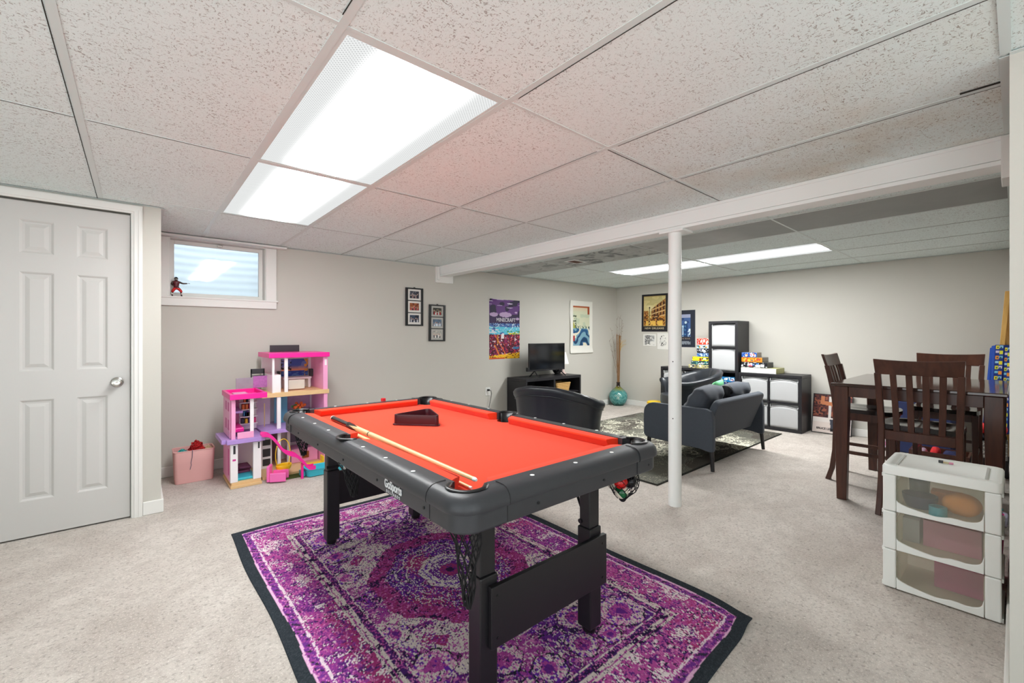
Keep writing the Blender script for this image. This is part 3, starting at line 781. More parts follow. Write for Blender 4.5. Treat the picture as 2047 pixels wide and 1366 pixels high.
cue((.815, 2.462, .7468), (.742, 1.022, .7805), 'black handled pool cue lying along the felt, resting on the near pocket')
cue((.7685, 2.20, .7418), (.7635, 1.075, .7385), 'second pool cue tucked low against the left cushion, mostly hidden by the rail', False, .70)
ck = empty('chalk_cube', (1.224, 2.722, .7706), .3, 'small red cube of cue chalk on the far rail', 'chalk')
redm = M('red_chalk_paper', (214, 34, 44), .6)
b = MB().box(-.011, .011, -.011, .011, 0, .020); b.build('wrapper', redm, ck, bevel=.001)
b = MB(); b.grid(lambda u, v: ((u - .5) * .02, (v - .5) * .02, .0206 - .003 * (1 - min(1, ((u - .5) ** 2 + (v - .5) ** 2) * 5))), 8, 8); b.build('chalk_top', M('red_chalk', (190, 40, 50), .95), ck)
# balls resting in the right corner net
def ball(p, c, label, stripe=None):
    m = M('ball_' + label.split()[0], c, .08, var=.0)
    o = MB().sphere((0, 0, 0), .0275, 28, 18).build('billiard_ball', m, smooth='all'); o.location = p
    tag(o, label, 'billiard ball', 'billiard balls hanging in the corner net')
    if stripe:
        t = NT('striped_ball'); sx2 = t.n('ShaderNodeSeparateXYZ'); t.l(t.coord(), sx2.inputs[0])
        f = t.math('LESS_THAN', t.math('ABSOLUTE', sx2.outputs[2]), .012)
        o.data.materials[0] = t.done(t.pbr(t.mix(f, rgb(236, 228, 208), rgb(*stripe)), .08).outputs[0])
        o.rotation_euler = (.7, .5, .3)
    return o
bx, by = PX + .405 - .026, PY - .822 + .022
ball((bx - .034, by - .012, .614), (205, 22, 20), 'red ball in the net below the right table corner')
ball((bx + .028, by - .012, .604), (20, 20, 24), 'black ball in the net below the right table corner')
ball((bx - .022, by - .006, .571), (12, 92, 52), 'green striped ball lowest in the net below the right table corner', (12, 92, 52))
ball((bx + .012, by + .03, .640), (40, 62, 140), 'blue ball high in the net below the right table corner')
ball((bx - .01, by + .038, .592), (232, 224, 206), 'ivory ball at the back of the net below the right table corner')

# ================================================================== THINGS ALONG THE BACK WALL
def tagw(o, l, c, g=None): return tag(o, l, c, g)
# ---- pink fabric bin with yarn and trims
pk = (.355, 4.49)
bin_m = M('pink_fabric_bin', (222, 172, 168), .85, var=.03, nscale=10, bump=.15, bscale=500)
r = empty('fabric_bin', (.362, 4.515, 0), 0, 'pink fabric bin full of craft yarn standing by the wall corner', 'storage bin')
def rb(w, d, z, rad=.025, n=5):
    return [(x, y, z) for x, y, _ in rr(w / 2, d / 2, rad, 0, n)]
b = MB(); b.rings([rb(.255, .19, .002), rb(.262, .194, .06), rb(.268, .198, .16), rb(.275, .204, .262), rb(.271, .200, .265), rb(.263, .192, .262), rb(.252, .182, .03)], cap=True)
b.build('body', bin_m, r, smooth=True)
MB().tube([(x, y, .261) for x, y, _ in rr(.138, .102, .025, 0, 5)], .0035, 6, loop=True).build('rim', bin_m, r, smooth=True)
def tangle(name, c, r0, zs, col, label, n=26, w=.0035, seed=1, sx=1.0):
    rnd = random.Random(seed); b = MB()
    for k in range(n):
        a = rnd.random() * 2 * pi; pts = []; rad = r0 * (.25 + .75 * rnd.random()); ph = rnd.random() * 6
        for i in range(12):
            t = i / 11; an = a + t * rnd.uniform(2, 5)
            pts.append((rad * sx * cos(an) * (.6 + .4 * cos(3 * t + ph)), rad * sin(an), zs * (.35 + .65 * abs(sin(pi * t + ph * .3))) * (1 - (rad / r0) ** 2 * .6) + .003))
        b.tube(pts, w, 5)
    b.lathe([(r0 * .9, 0), (r0 * .8, zs * .35), (r0 * .4, zs * .62), (.004, zs * .72)], 14)
    for v in b.b.verts: pass
    o = b.build(name, M(name + '_fibre', col, .9), smooth=True); o.location = c; tag(o, label, 'yarn'); return o
tangle('yarn_bundle', (.385, 4.51, .205), .072, .125, (178, 22, 26), 'tangled red yarn heaped in the pink bin', 40, .0032, 3)
tangle('teal_trim', (.285, 4.475, .225), .042, .048, (64, 170, 166), 'teal ribbon tangle at the left of the pink bin', 18, .003, 4)
tangle('cream_lace', (.462, 4.50, .225), .036, .052, (222, 196, 160), 'cream lace trim at the right of the pink bin', 18, .0026, 5)
b = MB().tube([(.345, 4.425, .245), (.345, 4.408, .27), (.346, 4.402, .262), (.344, 4.405, .21), (.336, 4.407, .165), (.339, 4.407, .15), (.330, 4.4085, .112)], .0022, 5)
tag(b.build('ribbon', M('grey_ribbon', (98, 100, 118), .8)), 'dark grey ribbon strand hanging over the pink bin front', 'ribbon')

# ---- dollhouse
hot = M('hot_pink_plastic', (236, 36, 150), .3); lpk = M('light_pink_plastic', (240, 164, 204), .35); wht = M('white_toy_plastic', (238, 234, 236), .35)
lav = M('lavender_plastic', (176, 144, 210), .35); tan = M('tan_wood_print', (222, 186, 136), .5, var=.08, nscale=10, stretch=(1, 14, 1)); aqua = M('aqua_plastic', (62, 184, 204), .3)
teal = M('teal_door_print', (104, 176, 200), .4); dkg = M('dark_grey_panel', (52, 52, 56), .4); yel = M('yellow_plastic', (250, 206, 30), .3)
mpk = M('magenta_shade_plastic', (206, 70, 150), .4)
dh = empty('dollhouse', (.95, 4.30, 0), 0, 'tall pink and white toy dollhouse against the wall left of the pool table', 'dollhouse')
def D(name, mat, boxes, bevel=.0015, par=None):
    b = MB()
    for q in boxes: b.box(*q)
    return b.build(name, mat, par or dh, world=True, bevel=bevel)
yF, yBk = 4.03, 4.40          # lift tower
D('tower_base', tan, [(.555, .772, 4.015, 4.42, .001, .022), (.562, .768, 4.03, 4.41, .022, .045)])
D('tower_wall', lpk, [(.556, .562, 4.06, yBk, .046, .345), (.556, .562, 4.06, yBk, .39, .70)])
D('tower_window_strip', mpk, [(.5545, .5558, 4.10, 4.14, .09, .30), (.5545, .5558, 4.10, 4.16, .60, .67), (.5545, .5558, 4.22, 4.28, .60, .67), (.5545, .5558, 4.10, 4.16, .45, .53), (.5545, .5558, 4.22, 4.28, .45, .53)], 0)
D('tower_post', wht, [(.556, .606, yF, yF + .03, .046, .345)]); D('tower_post', wht, [(.712, .768, yF, yF + .03, .046, .345)])
D('tower_post', lpk, [(.562, .590, yF, yF + .02, .385, .70)]); D('tower_post', wht, [(.690, .716, yF, yF + .02, .385, .70)])
D('tower_back', wht, [(.562, .80, 4.385, 4.40, .046, .345)]); D('tower_back', lpk, [(.562, .80, 4.385, 4.40, .39, .70)])
D('balcony', lav, [(.530, .790, 4.005, 4.40, .352, .386), (.500, .530, 4.05, 4.40, .352, .386)])
D('tower_roof', hot, [(.548, .806, 4.00, 4.025, .70, .742), (.548, .57, 4.025, 4.42, .70, .742), (.786, .806, 4.025, 4.42, .70, .742), (.57, .786, 4.40, 4.42, .70, .742), (.57, .786, 4.025, 4.40, .70, .712)])
D('roof_hatch', lpk, [(.60, .70, 4.10, 4.30, .713, .728)], .005)
D('shelf', lav, [(.563, .655, 4.12, 4.38, .575, .592)])
D('bunk', hot, [(.565, .66, 4.10, 4.38, .425, .46)], .008); D('balcony_rail', lpk, [(.60, .712, 4.012, 4.022, .388, .438)])
D('lift_floor', aqua, [(.60, .735, 4.06, 4.36, .046, .066)], .004); D('tag', mpk, [(.570, .592, yF - .0015, yF, .215, .230)], 0)
D('lantern', dkg, [(.575, .59, yF - .0015, yF, .27, .335), (.745, .757, yF - .0015, yF, .29, .34)], 0)
# main house
X0, X1, yf, yb = .80, 1.352, 4.22, 4.62
D('house_base', tan, [(.79, 1.45, 4.10, yb, .001, .024)])
D('garden_mat', M('olive_turf', (72, 84, 34), .95, bump=.3, bscale=300), [(.85, 1.36, 3.99, 4.10, .001, .006)], 0)
D('middle_floor', lav, [(.80, 1.36, 4.17, yb, .362, .392)]); D('upper_floor', tan, [(.806, 1.362, 4.21, yb, .668, .706)])
D('house_roof', hot, [(.858, 1.362, 4.19, 4.64, 1.010, 1.052)], .004)
D('back_wall', wht, [(.80, 1.34, yb - .02, yb, .025, .362), (.80, 1.34, yb - .02, yb, .392, .668), (.88, 1.34, yb - .02, yb, .706, 1.01)])
D('side_wall', lpk, [(1.318, 1.350, 4.22, yb - .02, .025, .362), (1.318, 1.350, 4.22, yb - .02, .392, .668), (1.312, 1.352, 4.22, yb - .02, .706, 1.01)])
D('house_post', wht, [(.985, 1.012, 4.215, 4.24, .706, 1.01)]); D('house_post', wht, [(.925, .955, 4.215, 4.24, .392, .668)]); D('house_post', wht, [(.93, .955, 4.215, 4.24, .024, .362)])
D('house_post', wht, [(1.05, 1.075, 4.40, 4.425, .024, .362)]); D('house_post', wht, [(.888, .905, 4.215, 4.235, .706, 1.01)])
D('side_screen', wht, [(.888, .960, 4.235, 4.60, .706, .86)])
D('closet_wall', M('pale_lilac_panel', (214, 196, 214), .4), [(.815, .93, 4.50, 4.51, .392, .668)])
D('closet_shelves', wht, [(.66, .79, 4.34, 4.345, .40, .69)] + [(.66, .79, 4.28, 4.34, z, z + .008) for z in (.45, .51, .57, .63)])
rnd = random.Random(5); cols = [(206, 60, 120), (90, 60, 140), (60, 140, 180), (230, 190, 50), (40, 40, 60), (220, 120, 60)]
for k, c in enumerate(cols):
    bx_ = []
    for j in range(5):
        x = .665 + rnd.random() * .10; z = .459 + .06 * rnd.randrange(4); bx_.append((x, x + .018, 4.285, 4.33, z, z + .03 + .012 * rnd.random()))
    mc = M('doll_clothes_%d' % k, c, .6)
    for q in bx_[:3]: D('doll_garment', mc, [q], 0)
D('teal_door', teal, [(.965, 1.075, 4.50, 4.512, .392, .664)]); D('mural', M('pink_floral_mural', (200, 160, 196), .5, var=.25, nscale=26), [(1.085, 1.30, yb - .028, yb - .021, .44, .66)], 0)
D('worktop', M('ice_blue_plastic', (186, 214, 238), .25), [(1.10, 1.29, 4.33, 4.60, .478, .496)], .005)
D('worktop_leg', wht, [(1.18, 1.22, 4.42, 4.52, .392, .478)]); D('handrail', M('gold_plastic', (196, 160, 110), .3, .4), [(.83, .836, 4.24, 4.246, .42, .62)], 0)
def sunset(U, V):
    C = np.zeros(U.shape + (3,)) + np.array((70, 96, 170.)); C = lerp(C, (110, 130, 190), vnoise(U, V, 6, 4, 8) > .55)
    C = lerp(C, (232, 160, 120), np.clip((.62 - V) * 4, 0, 1) * (V > .3)); C = lerp(C, (44, 70, 150), V < .32); C = lerp(C, (80, 120, 180), (V < .32) & (vnoise(U, V, 10, 16, 9) > .6))
    C = lerp(C, (30, 34, 40), (U < .38) & (V > .35) & (vnoise(U, V, 14, 14, 10) > .55)); C = lerp(C, (30, 34, 40), (np.abs(U - .16 - .04 * V) < .015) & (V > .1))
    C = lerp(C, (220, 160, 60), (U > .86) & (vnoise(U, V, 14, 14, 11) > .5)); return C
painted('sunset_screen', .24, .165, 60, 40, sunset, MAT['paper'], dh, (1.160 - .95, 4.585 - 4.30, .815), solid=.002)
D('media_console', wht, [(1.04, 1.29, 4.50, 4.598, .79, .808), (1.05, 1.07, 4.50, 4.598, .706, .79), (1.26, 1.28, 4.50, 4.598, .706, .79)])
D('panel_chair', M('beige_toy_panel', (214, 206, 196), .35), [(1.04, 1.18, 4.32, 4.335, .715, .80)], .006)
D('speaker_stack', dkg, [(1.285, 1.31, 4.52, 4.58, .81, .88), (1.0, 1.02, 4.53, 4.58, .81, .87)])
D('header_board', dkg, [(.945, 1.20, 4.58, 4.592, 1.052, 1.115)])
D('house_number', wht, [(1.325, 1.343, 4.2185, 4.2195, .93, .985)], 0)
D('picture_flap', M('grey_lilac_print', (150, 146, 156), .45, var=.2, nscale=18), [(.65, .78, 4.42, 4.428, .70, .835)]); D('picture_flap', M('violet_glitter_print', (172, 104, 172), .45, var=.3, nscale=60), [(.78, .905, 4.42, 4.428, .742, .845)])
D('rack_flap', dkg, [(.775, .885, 4.50, 4.51, .86, .905), (.775, .785, 4.50, 4.51, .82, .9), (.875, .885, 4.50, 4.51, .82, .9), (.785, .875, 4.50, 4.51, .838, .845)])
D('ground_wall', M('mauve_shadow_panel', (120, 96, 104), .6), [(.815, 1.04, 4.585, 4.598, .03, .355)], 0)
D('appliance', wht, [(.83, .915, 4.36, 4.46, .025, .30)]); D('oven_window', dkg, [(.842, .903, 4.3585, 4.3598, .05, .11), (.842, .903, 4.3585, 4.3598, .13, .20), (.842, .903, 4.3585, 4.3598, .23, .28)], 0)
D('kitchen_unit', lpk, [(1.08, 1.31, 4.38, 4.58, .025, .15)]); D('oven', M('copper_toy_oven', (150, 84, 44), .35, .2), [(1.17, 1.23, 4.37, 4.3795, .06, .12)], .003)
D('utensils', M('grey_utensil_print', (120, 116, 130), .5, var=.3, nscale=40), [(1.09, 1.25, 4.57, 4.598, .18, .27)])
D('boxes_pile', M('plum_box', (112, 52, 84), .6), [(.63, .72, 4.20, 4.35, .068, .085), (.625, .73, 4.22, 4.36, .086, .104), (.64, .72, 4.19, 4.33, .105, .118)])
# slide
def slide_pts():
    P = [(.765, 4.02, .395), (.815, 4.00, .385), (.86, 3.985, .335), (.905, 3.97, .262), (.95, 3.96, .225), (1.01, 3.95, .195), (1.06, 3.94, .135), (1.10, 3.935, .085), (1.15, 3.93, .082)]
    out = []
    for i in range(len(P) - 1):
        p0 = Vector(P[max(i - 1, 0)]); p1 = Vector(P[i]); p2 = Vector(P[i + 1]); p3 = Vector(P[min(i + 2, len(P) - 1)])
        for k in range(6):
            t = k / 6; out.append(.5 * ((2 * p1) + (p2 - p0) * t + (2 * p0 - 5 * p1 + 4 * p2 - p3) * t * t + (3 * p1 - p0 - 3 * p2 + p3) * t ** 3))
    out.append(Vector(P[-1])); return out
sp = slide_pts(); b = MB(); rg_ = []
for p in sp:
    rg_.append([(p.x, p.y + a, p.z + z) for a, z in ((-.036, .022), (-.036, -.010), (.036, -.010), (.036, .022), (.029, .022), (.027, .000), (-.027, .000), (-.029, .022))])
b.rings(rg_); b.box(1.045, 1.062, 3.928, 3.945, .001, .13)
b.build('slide', hot, dh, world=True, smooth=True)
# toys standing around it
r = empty('toy_armchair', (.885, 4.00, .0068), -.45, 'small pink toy armchair on the carpet beside the dollhouse tower', 'toy chair', 'dollhouse toys')
tp = M('pink_toy_armchair', (242, 112, 184), .3)
MB().box(-.055, .055, -.045, .045, .002, .05).build('seat', tp, r, bevel=.008, seg=3); MB().box(-.075, -.052, -.05, .05, .002, .13).build('backrest', tp, r, bevel=.008, seg=3)
MB().box(-.05, .07, -.058, -.042, .002, .075).build('arm', tp, r, bevel=.006); MB().box(-.05, .07, .042, .058, .002, .075).build('arm', tp, r, bevel=.006)
r = empty('toy_swing_chair', (.945, 4.075, .0245), .3, 'yellow toy egg swing chair hanging in front of the dollhouse', 'toy chair', 'dollhouse toys')
def egg(u, v):
    a = 2 * pi * u; t = v * .62 * pi / 1.2
    return (.065 * sin(t + .001) * cos(a), .048 * sin(t + .001) * sin(a), .085 - .062 * cos(t))
MB().grid(egg, 24, 10, True).build('seat', yel, r, smooth='all', solid=.004)
b = MB(); b.tube([(.064 * cos(a), .012, .17 + .13 * sin(a)) for a in np.linspace(0, 2 * pi, 30)[:-1]], .0035, 7, loop=True); b.tube([(0, 0, .023), (0, 0, .012), (.001, 0, .002)], [.006, .010, .03], 12)
b.build('hoop', yel, r, smooth=True)
r = empty('toy_pool', (1.245, 3.995, .0065), 0, 'turquoise toy swimming pool tray below the slide', 'toy pool', 'dollhouse toys')
b = MB(); b.rings([rb(.30, .15, 0, .03), rb(.32, .17, .055, .035), rb(.335, .185, .058, .04), rb(.30, .15, .055, .03), rb(.28, .13, .012, .03)], cap=True); b.build('tray', aqua, r, smooth=True)
MB().box(-.19, -.155, -.03, .05, .0, .045).build('step', aqua, r, bevel=.006)
r = empty('toy_lounger', (1.20, 4.16, .0245), 0, 'yellow toy lounger behind the turquoise toy pool', 'toy lounger', 'dollhouse toys')
MB().box(-.09, .09, -.035, .035, .02, .032).build('seat', yel, r, bevel=.003); MB().box(.075, .092, -.035, .035, .033, .085).build('end_panel', yel, r, bevel=.003)
b = MB()
for x in (-.08, .07):
    for y in (-.03, .025): b.box(x, x + .008, y, y + .008, 0, .02)
b.build('leg', yel, r)
for k, (c, n) in enumerate((((238, 120, 50), 'orange'), ((206, 50, 60), 'red'))):
    pass
r = empty('toy_flowers', (1.16, 4.42, .4965), 0, 'tiny orange and red flower bunch on the dollhouse counter', 'toy flowers', 'dollhouse toys')
b = MB()
for k in range(14): b.sphere((random.uniform(-.05, .06), random.uniform(-.03, .03), random.uniform(.03, .075)), .014, 8, 6)
b.build('blooms', M('orange_toy_bloom', (232, 104, 44), .6, var=.3, nscale=50), r, smooth=True)
b = MB()
for k in range(8): b.sphere((random.uniform(-.07, -.02), random.uniform(-.03, .03), random.uniform(.01, .06)), .012, 8, 6)
b.lathe([(.02, 0), (.026, .025), (.02, .035)], 12)
b.build('leaves', M('green_toy_leaf', (62, 120, 70), .6, var=.3, nscale=50), r, smooth=True)

# ---- figurine on the window sill
fg = empty('football_figurine', (.262, 4.745, 1.5435), 0, 'small football player figurine in red trousers standing on the window sill', 'figurine')
def skin(name, verts, edges, mat, par, sub=2):
    me = bpy.data.meshes.new(name); me.from_pydata([v[:3] for v in verts], edges, []); o = bpy.data.objects.new(name, me); COL.objects.link(o); o.parent = par
    o.modifiers.new('skin', 'SKIN'); sl = me.skin_vertices[0].data
    for i, v in enumerate(verts): sl[i].radius = (v[3], v[3] * (v[4] if len(v) > 4 else 1)); sl[i].use_root = (i == 0)
    s = o.modifiers.new('sub', 'SUBSURF'); s.levels = sub; s.render_levels = sub; me.materials.append(mat); bpy.context.view_layer.update(); bake(o)
    for f in o.data.polygons: f.use_smooth = True
    return o
dskin = M('dark_brown_skin_paint', (58, 38, 32), .4); redp = M('red_trouser_paint', (204, 24, 26), .35); jers = M('dark_red_jersey_paint', (92, 24, 34), .4, var=.2, nscale=120); sock = M('white_sock_paint', (220, 218, 212), .5)
v = [(0, 0, .078, .013, .8), (-.002, 0, .098, .014, .8), (-.004, 0, .118, .019, .7), (-.005, 0, .133, .010), (-.004, -.002, .146, .010),
     (.018, 0, .124, .010), (.042, -.004, .112, .0075), (.066, -.006, .114, .0055), (.076, -.007, .115, .0055),
     (-.026, 0, .122, .010), (-.034, -.004, .104, .008), (-.024, -.018, .092, .006), (-.018, -.024, .092, .0055)]
e = [(0, 1), (1, 2), (2, 3), (3, 4), (2, 5), (5, 6), (6, 7), (7, 8), (2, 9), (9, 10), (10, 11), (11, 12)]
# body: torso, arms, legs in one skin
v += [(.010, 0, .068, .012), (.030, -.006, .048, .0095), (.031, 0, .020, .0065), (.034, -.008, .005, .006), (-.012, 0, .068, .012), (-.026, 0, .046, .0095), (-.032, .006, .020, .0065), (-.030, -.002, .005, .006)]
e += [(0, 13), (13, 14), (14, 15), (15, 16), (0, 17), (17, 18), (18, 19), (19, 20)]
body = skin('body', v, e, dskin, fg)
def tor(z0, z1, rx, ry, dz=0): return [(rx * cos(2 * pi * k / 16) - .003, ry * sin(2 * pi * k / 16), z0) for k in range(16)]
b = MB(); b.rings([tor(.072, 0, .017, .0135), tor(.09, 0, .0185, .0145), tor(.108, 0, .022, .016), tor(.122, 0, .027, .0165), tor(.130, 0, .024, .015), tor(.136, 0, .011, .011)]); b.build('jersey', jers, fg, smooth='all')
skin('trousers', [(0, 0, .078, .0155, .85), (.012, 0, .066, .0135), (.031, -.006, .046, .0115), (.032, -.002, .032, .0085), (-.014, 0, .066, .0135), (-.027, 0, .045, .0115), (-.031, .003, .032, .0085)], [(0, 1), (1, 2), (2, 3), (0, 4), (4, 5), (5, 6)], redp, fg)
b = MB()
for x0, y0 in ((.0315, -.001), (-.0315, .004)): b.cyl((x0, y0, .032), (x0 + .001, y0, .008), .0075, .0068, 10)
b.build('sock', sock, fg, smooth=True)
b = MB()
for x0, y0 in ((.034, -.006), (-.030, .001)): b.sphere((x0, y0 - .004, .005), .0085, 10, 6, (.8, 1.5, .55))
b.build('shoe', MAT['black'], fg, smooth='all')
b = MB().sphere((-.004, -.001, .151), .0155, 16, 12, (.95, 1.08, 1.02)); b.build('helmet', MAT['gloss'], fg, smooth='all')
b = MB().sphere((-.003, -.012, .148), .0085, 10, 8); b.build('face', dskin, fg, smooth='all')
b = MB()
for z in (.143, .149): b.tube([(-.015, -.010, z), (-.010, -.020, z), (0, -.0215, z), (.008, -.018, z), (.011, -.008, z)], .0011, 5)
b.build('face_guard', sock, fg)
b = MB()
for k in range(5):
    a = -.5 + k * .24; L = (.010, .013, .014, .013, .011)[k]
    b.tube([(.078, -.007 + (k - 2) * .0022, .116), (.078 + L * .6, -.007 + (k - 2) * .003, .117 + .003 * sin(a)), (.078 + L, -.009 + (k - 2) * .0034, .114)], [.0018, .0017, .0012], 6)
b.build('hand', dskin, fg, smooth=True)

# ---- multi photo frames
frm = M('black_picture_frame', (22, 22, 24), .35)
def photo_fn(seed, pal, sky):
    def fn(U, V):
        C = np.zeros(U.shape + (3,)) + np.array(sky, float)
        C = lerp(C, pal[0], vnoise(U, V, 5, 4, seed) > .5); C = lerp(C, pal[1], vnoise(U, V, 8, 7, seed + 1) > .62)
        for k in range(5):
            u0 = .15 + .17 * k; hgt = .45 + .12 * sin(seed + k * 2)
            C = lerp(C, pal[2 + k % 2], (np.abs(U - u0) < .07) & (V < hgt - .12)); C = lerp(C, (206, 170, 150), ((U - u0) / .045) ** 2 + ((V - hgt) / .09) ** 2 < 1)
        return C
    return fn
def multi_frame(x, z, lean, pals, label, mat_c):
    r = empty('photo_frame', (x, YB - .0205, z), 0, label, 'picture frame', 'three photo hanging frames'); r.rotation_euler = (0, lean, 0)
    w, h, f = .232, .452, .03
    b = MB(); b.box(-w / 2, -w / 2 + f, 0, .018, 0, h).box(w / 2 - f, w / 2, 0, .018, 0, h).box(-w / 2 + f, w / 2 - f, 0, .018, 0, .016).box(-w / 2 + f, w / 2 - f, 0, .018, h - .016, h)
    for k in (1, 2): b.box(-w / 2 + f, w / 2 - f, .002, .018, .009 + k * .1447 - .004, .009 + k * .1447 + .006)
    b.build('frame', frm, r, bevel=.002)
    for k in range(3):
        zz = .016 + k * .1425
        mt = MB().box(-w / 2 + f, w / 2 - f, .008, .012, zz, zz + .137).build('mat_board', mat_c, r)
        pw, ph = (.115, .085) if mat_c is not None else (.15, .11)
        painted('photo', .122, .086, 26, 20, photo_fn(*pals[2 - k]), MAT['paper'], mt, (0, .0072, zz + .026), solid=.0005)
    b = MB().box(-.01, .01, .004, .014, h, h + .008); b.build('hanger', MAT['black'], r)
whmat = M('white_mat_board', (226, 222, 216), .7); grmat = M('grey_mat_board', (178, 176, 170), .7)
multi_frame(2.512, 1.326, 0, [(31, [(60, 60, 70), (120, 120, 128), (40, 40, 50), (150, 120, 120)], (44, 46, 56)), (35, [(150, 86, 50), (110, 50, 40), (190, 80, 90), (60, 50, 50)], (170, 104, 66)), (39, [(60, 72, 92), (40, 44, 56), (200, 200, 206), (50, 54, 66)], (58, 66, 84))],
            'higher left black frame holding three small photos', whmat)
multi_frame(2.822, 1.140, .012, [(45, [(46, 50, 44), (120, 110, 90), (160, 24, 34), (210, 210, 206)], (60, 56, 50)), (49, [(90, 110, 130), (60, 74, 92), (220, 226, 232), (170, 186, 200)], (96, 116, 138)), (53, [(180, 176, 168), (150, 150, 146), (80, 84, 88), (230, 230, 226)], (196, 190, 180))],
            'lower right black frame holding three small photos', grmat)

# ---- wall posters
def game_poster(U, V):
    n1 = vnoise(U, V, 7, 14, 61); n2 = vnoise(U, V, 18, 36, 62); n3 = vnoise(U, V, 40, 80, 63); st = vnoise(U, V, 3, 60, 64)
    C = np.zeros(U.shape + (3,)) + np.array((58, 40, 78.))
    C = lerp(C, (40, 34, 58), (V > .72) * .8); C = lerp(C, (96, 56, 120), (V > .75) & (n1 > .55)); C = lerp(C, (206, 190, 216), (V > .80) & (st > .78))
    for (a, c_, ra, rb_) in ((.15, .745, .13, .035), (.52, .745, .2, .045), (.93, .68, .06, .02), (.88, .79, .05, .015)):
        C = lerp(C, (196, 168, 204), (((U - a) / ra) ** 2 + ((V - c_) / rb_) ** 2 + (n3 - .5) * .5 < 1) * .9)
    sea = (V < .60) & (V > .40); C = lerp(C, (70, 104, 168), sea); C = lerp(C, (40, 64, 120), sea & (n2 > .55)); C = lerp(C, (90, 190, 214), (V < .54) & (V > .41) & (n1 > .42)); C = lerp(C, (200, 220, 230), sea & (n3 > .74))
    C = lerp(C, (64, 140, 72), (V < .47) & (V > .41) & (U > .58) & (n2 > .4)); C = lerp(C, (226, 206, 60), (V < .44) & (V > .40) & (U > .62) & (n3 > .55)); C = lerp(C, (210, 212, 220), (V < .50) & (V > .435) & (U < .3) & (n2 > .45))
    lo = V < .42 - .02 * n2; C = lerp(C, (92, 26, 48), lo); C = lerp(C, (130, 34, 90), lo & (n2 > .55)); C = lerp(C, (60, 22, 40), lo & (n3 > .62)); C = lerp(C, (214, 70, 60), lo & (n3 < .22)); C = lerp(C, (220, 190, 200), lo & (vnoise(U, V, 26, 50, 66) > .83))
    C = lerp(C, (232, 130, 60), lo & (np.abs(U - .15 - (.26 - V) * .9) < .018) & (V > .03) & (V < .24)); C = lerp(C, (232, 120, 60), lo & (np.abs(U - .33 - (.26 - V) * 1.1) < .012) & (V > .07)); C = lerp(C, (60, 110, 150), (np.abs(U - .88) < .1) & (np.abs(V - .18) < .02))
    C = lerp(C, (214, 150, 40), lo & (np.abs(U - .27) < .014) & (V > .25)); C = lerp(C, (228, 224, 230), (np.abs(U - .43) < .05) & (np.abs(V - .385) < .045) & (n3 > .25))
    bot = V < .055 + .05 * U + (n2 - .5) * .03; C = lerp(C, (240, 186, 40), bot); C = lerp(C, (120, 60, 30), bot & (n3 > .7)); C = lerp(C, (214, 90, 40), (V < .02) & (U < .5))
    return C
def curl(a):
    def w(P, U, V): P[..., 1] = -.0006 - a * (np.maximum(0, V - .93) / .07) ** 2 * np.maximum(0, 1 - U * 3) * .02 - .004 * np.abs(np.sin(V * 5)) * (U > .98); return P
    return w
r = empty('game_poster', (3.927, YB + .0002, .884), 0, 'tall colourful video game poster, purple sky over maroon ground', 'poster')
painted('sheet', .555, .833, 110, 166, game_poster, MAT['paper'], r, warp=curl(1))
ltr = M('pale_stone_lettering', (196, 190, 200), .6)
text('lettering', 'MINECRAFT', .072, ltr, r, (.02, -.0055, .545), (pi / 2, 0, 0), .0006, .90, bold=.0018, space=1.02)
def sea_print(U, V):
    C = np.zeros(U.shape + (3,)) + np.array((228, 226, 218.)); n1 = vnoise(U, V, 8, 14, 71); n2 = vnoise(U, V, 24, 44, 72)
    a = (U > .14) & (U < .86) & (V > .14) & (V < .90); u = (U - .14) / .72; v = (V - .14) / .76
    P = np.zeros_like(C) + np.array((206, 208, 180.)); P = lerp(P, (224, 190, 160), np.clip((v - .85) * 6, 0, 1)); P = lerp(P, (168, 84, 44), (v > .965)); P = lerp(P, (160, 76, 40), (u > .88) & (v > .80))
    P = lerp(P, (188, 198, 172), (v < .8) & (n1 > .6)); P = lerp(P, (60, 84, 74), (v < .50) & (v > .44) & (n2 > .25 + u * .35)); P = lerp(P, (58, 72, 52), (u < .2) & (v > .5) & (v < .78) & (n2 > .58)); P = lerp(P, (158, 160, 66), (u < .14) & (v > .38) & (v < .62 - u))
    w = (v < .44); ph = v * 26 + 3.2 * np.sin(u * 5.5 + 1) + n1 * 3; P = lerp(P, (120, 160, 176), w); P = lerp(P, (36, 84, 126), w & (np.sin(ph) > .2)); P = lerp(P, (22, 58, 92), w & (np.sin(ph) > .75) & (v < .3)); P = lerp(P, (224, 218, 196), w & (np.sin(ph * .5 + 2) > .86)); P = lerp(P, (160, 50, 50), (u < .1) & (v > .12) & (v < .26))
    return np.where(a[..., None], P, C)
r = empty('art_print', (5.575, YB - .0005, .925), 0, 'unframed seascape art print with white margins beside the corner', 'art print')
painted('sheet', .575, .862, 90, 136, sea_print, MAT['paper'], r, warp=lambda P, U, V: (P.__setitem__((Ellipsis, 1), -.003 - .02 * np.exp(-((U) / .08) ** 2) * np.abs(np.sin(V * 4)) - .018 * np.exp(-(V / .06) ** 2)), P)[1])

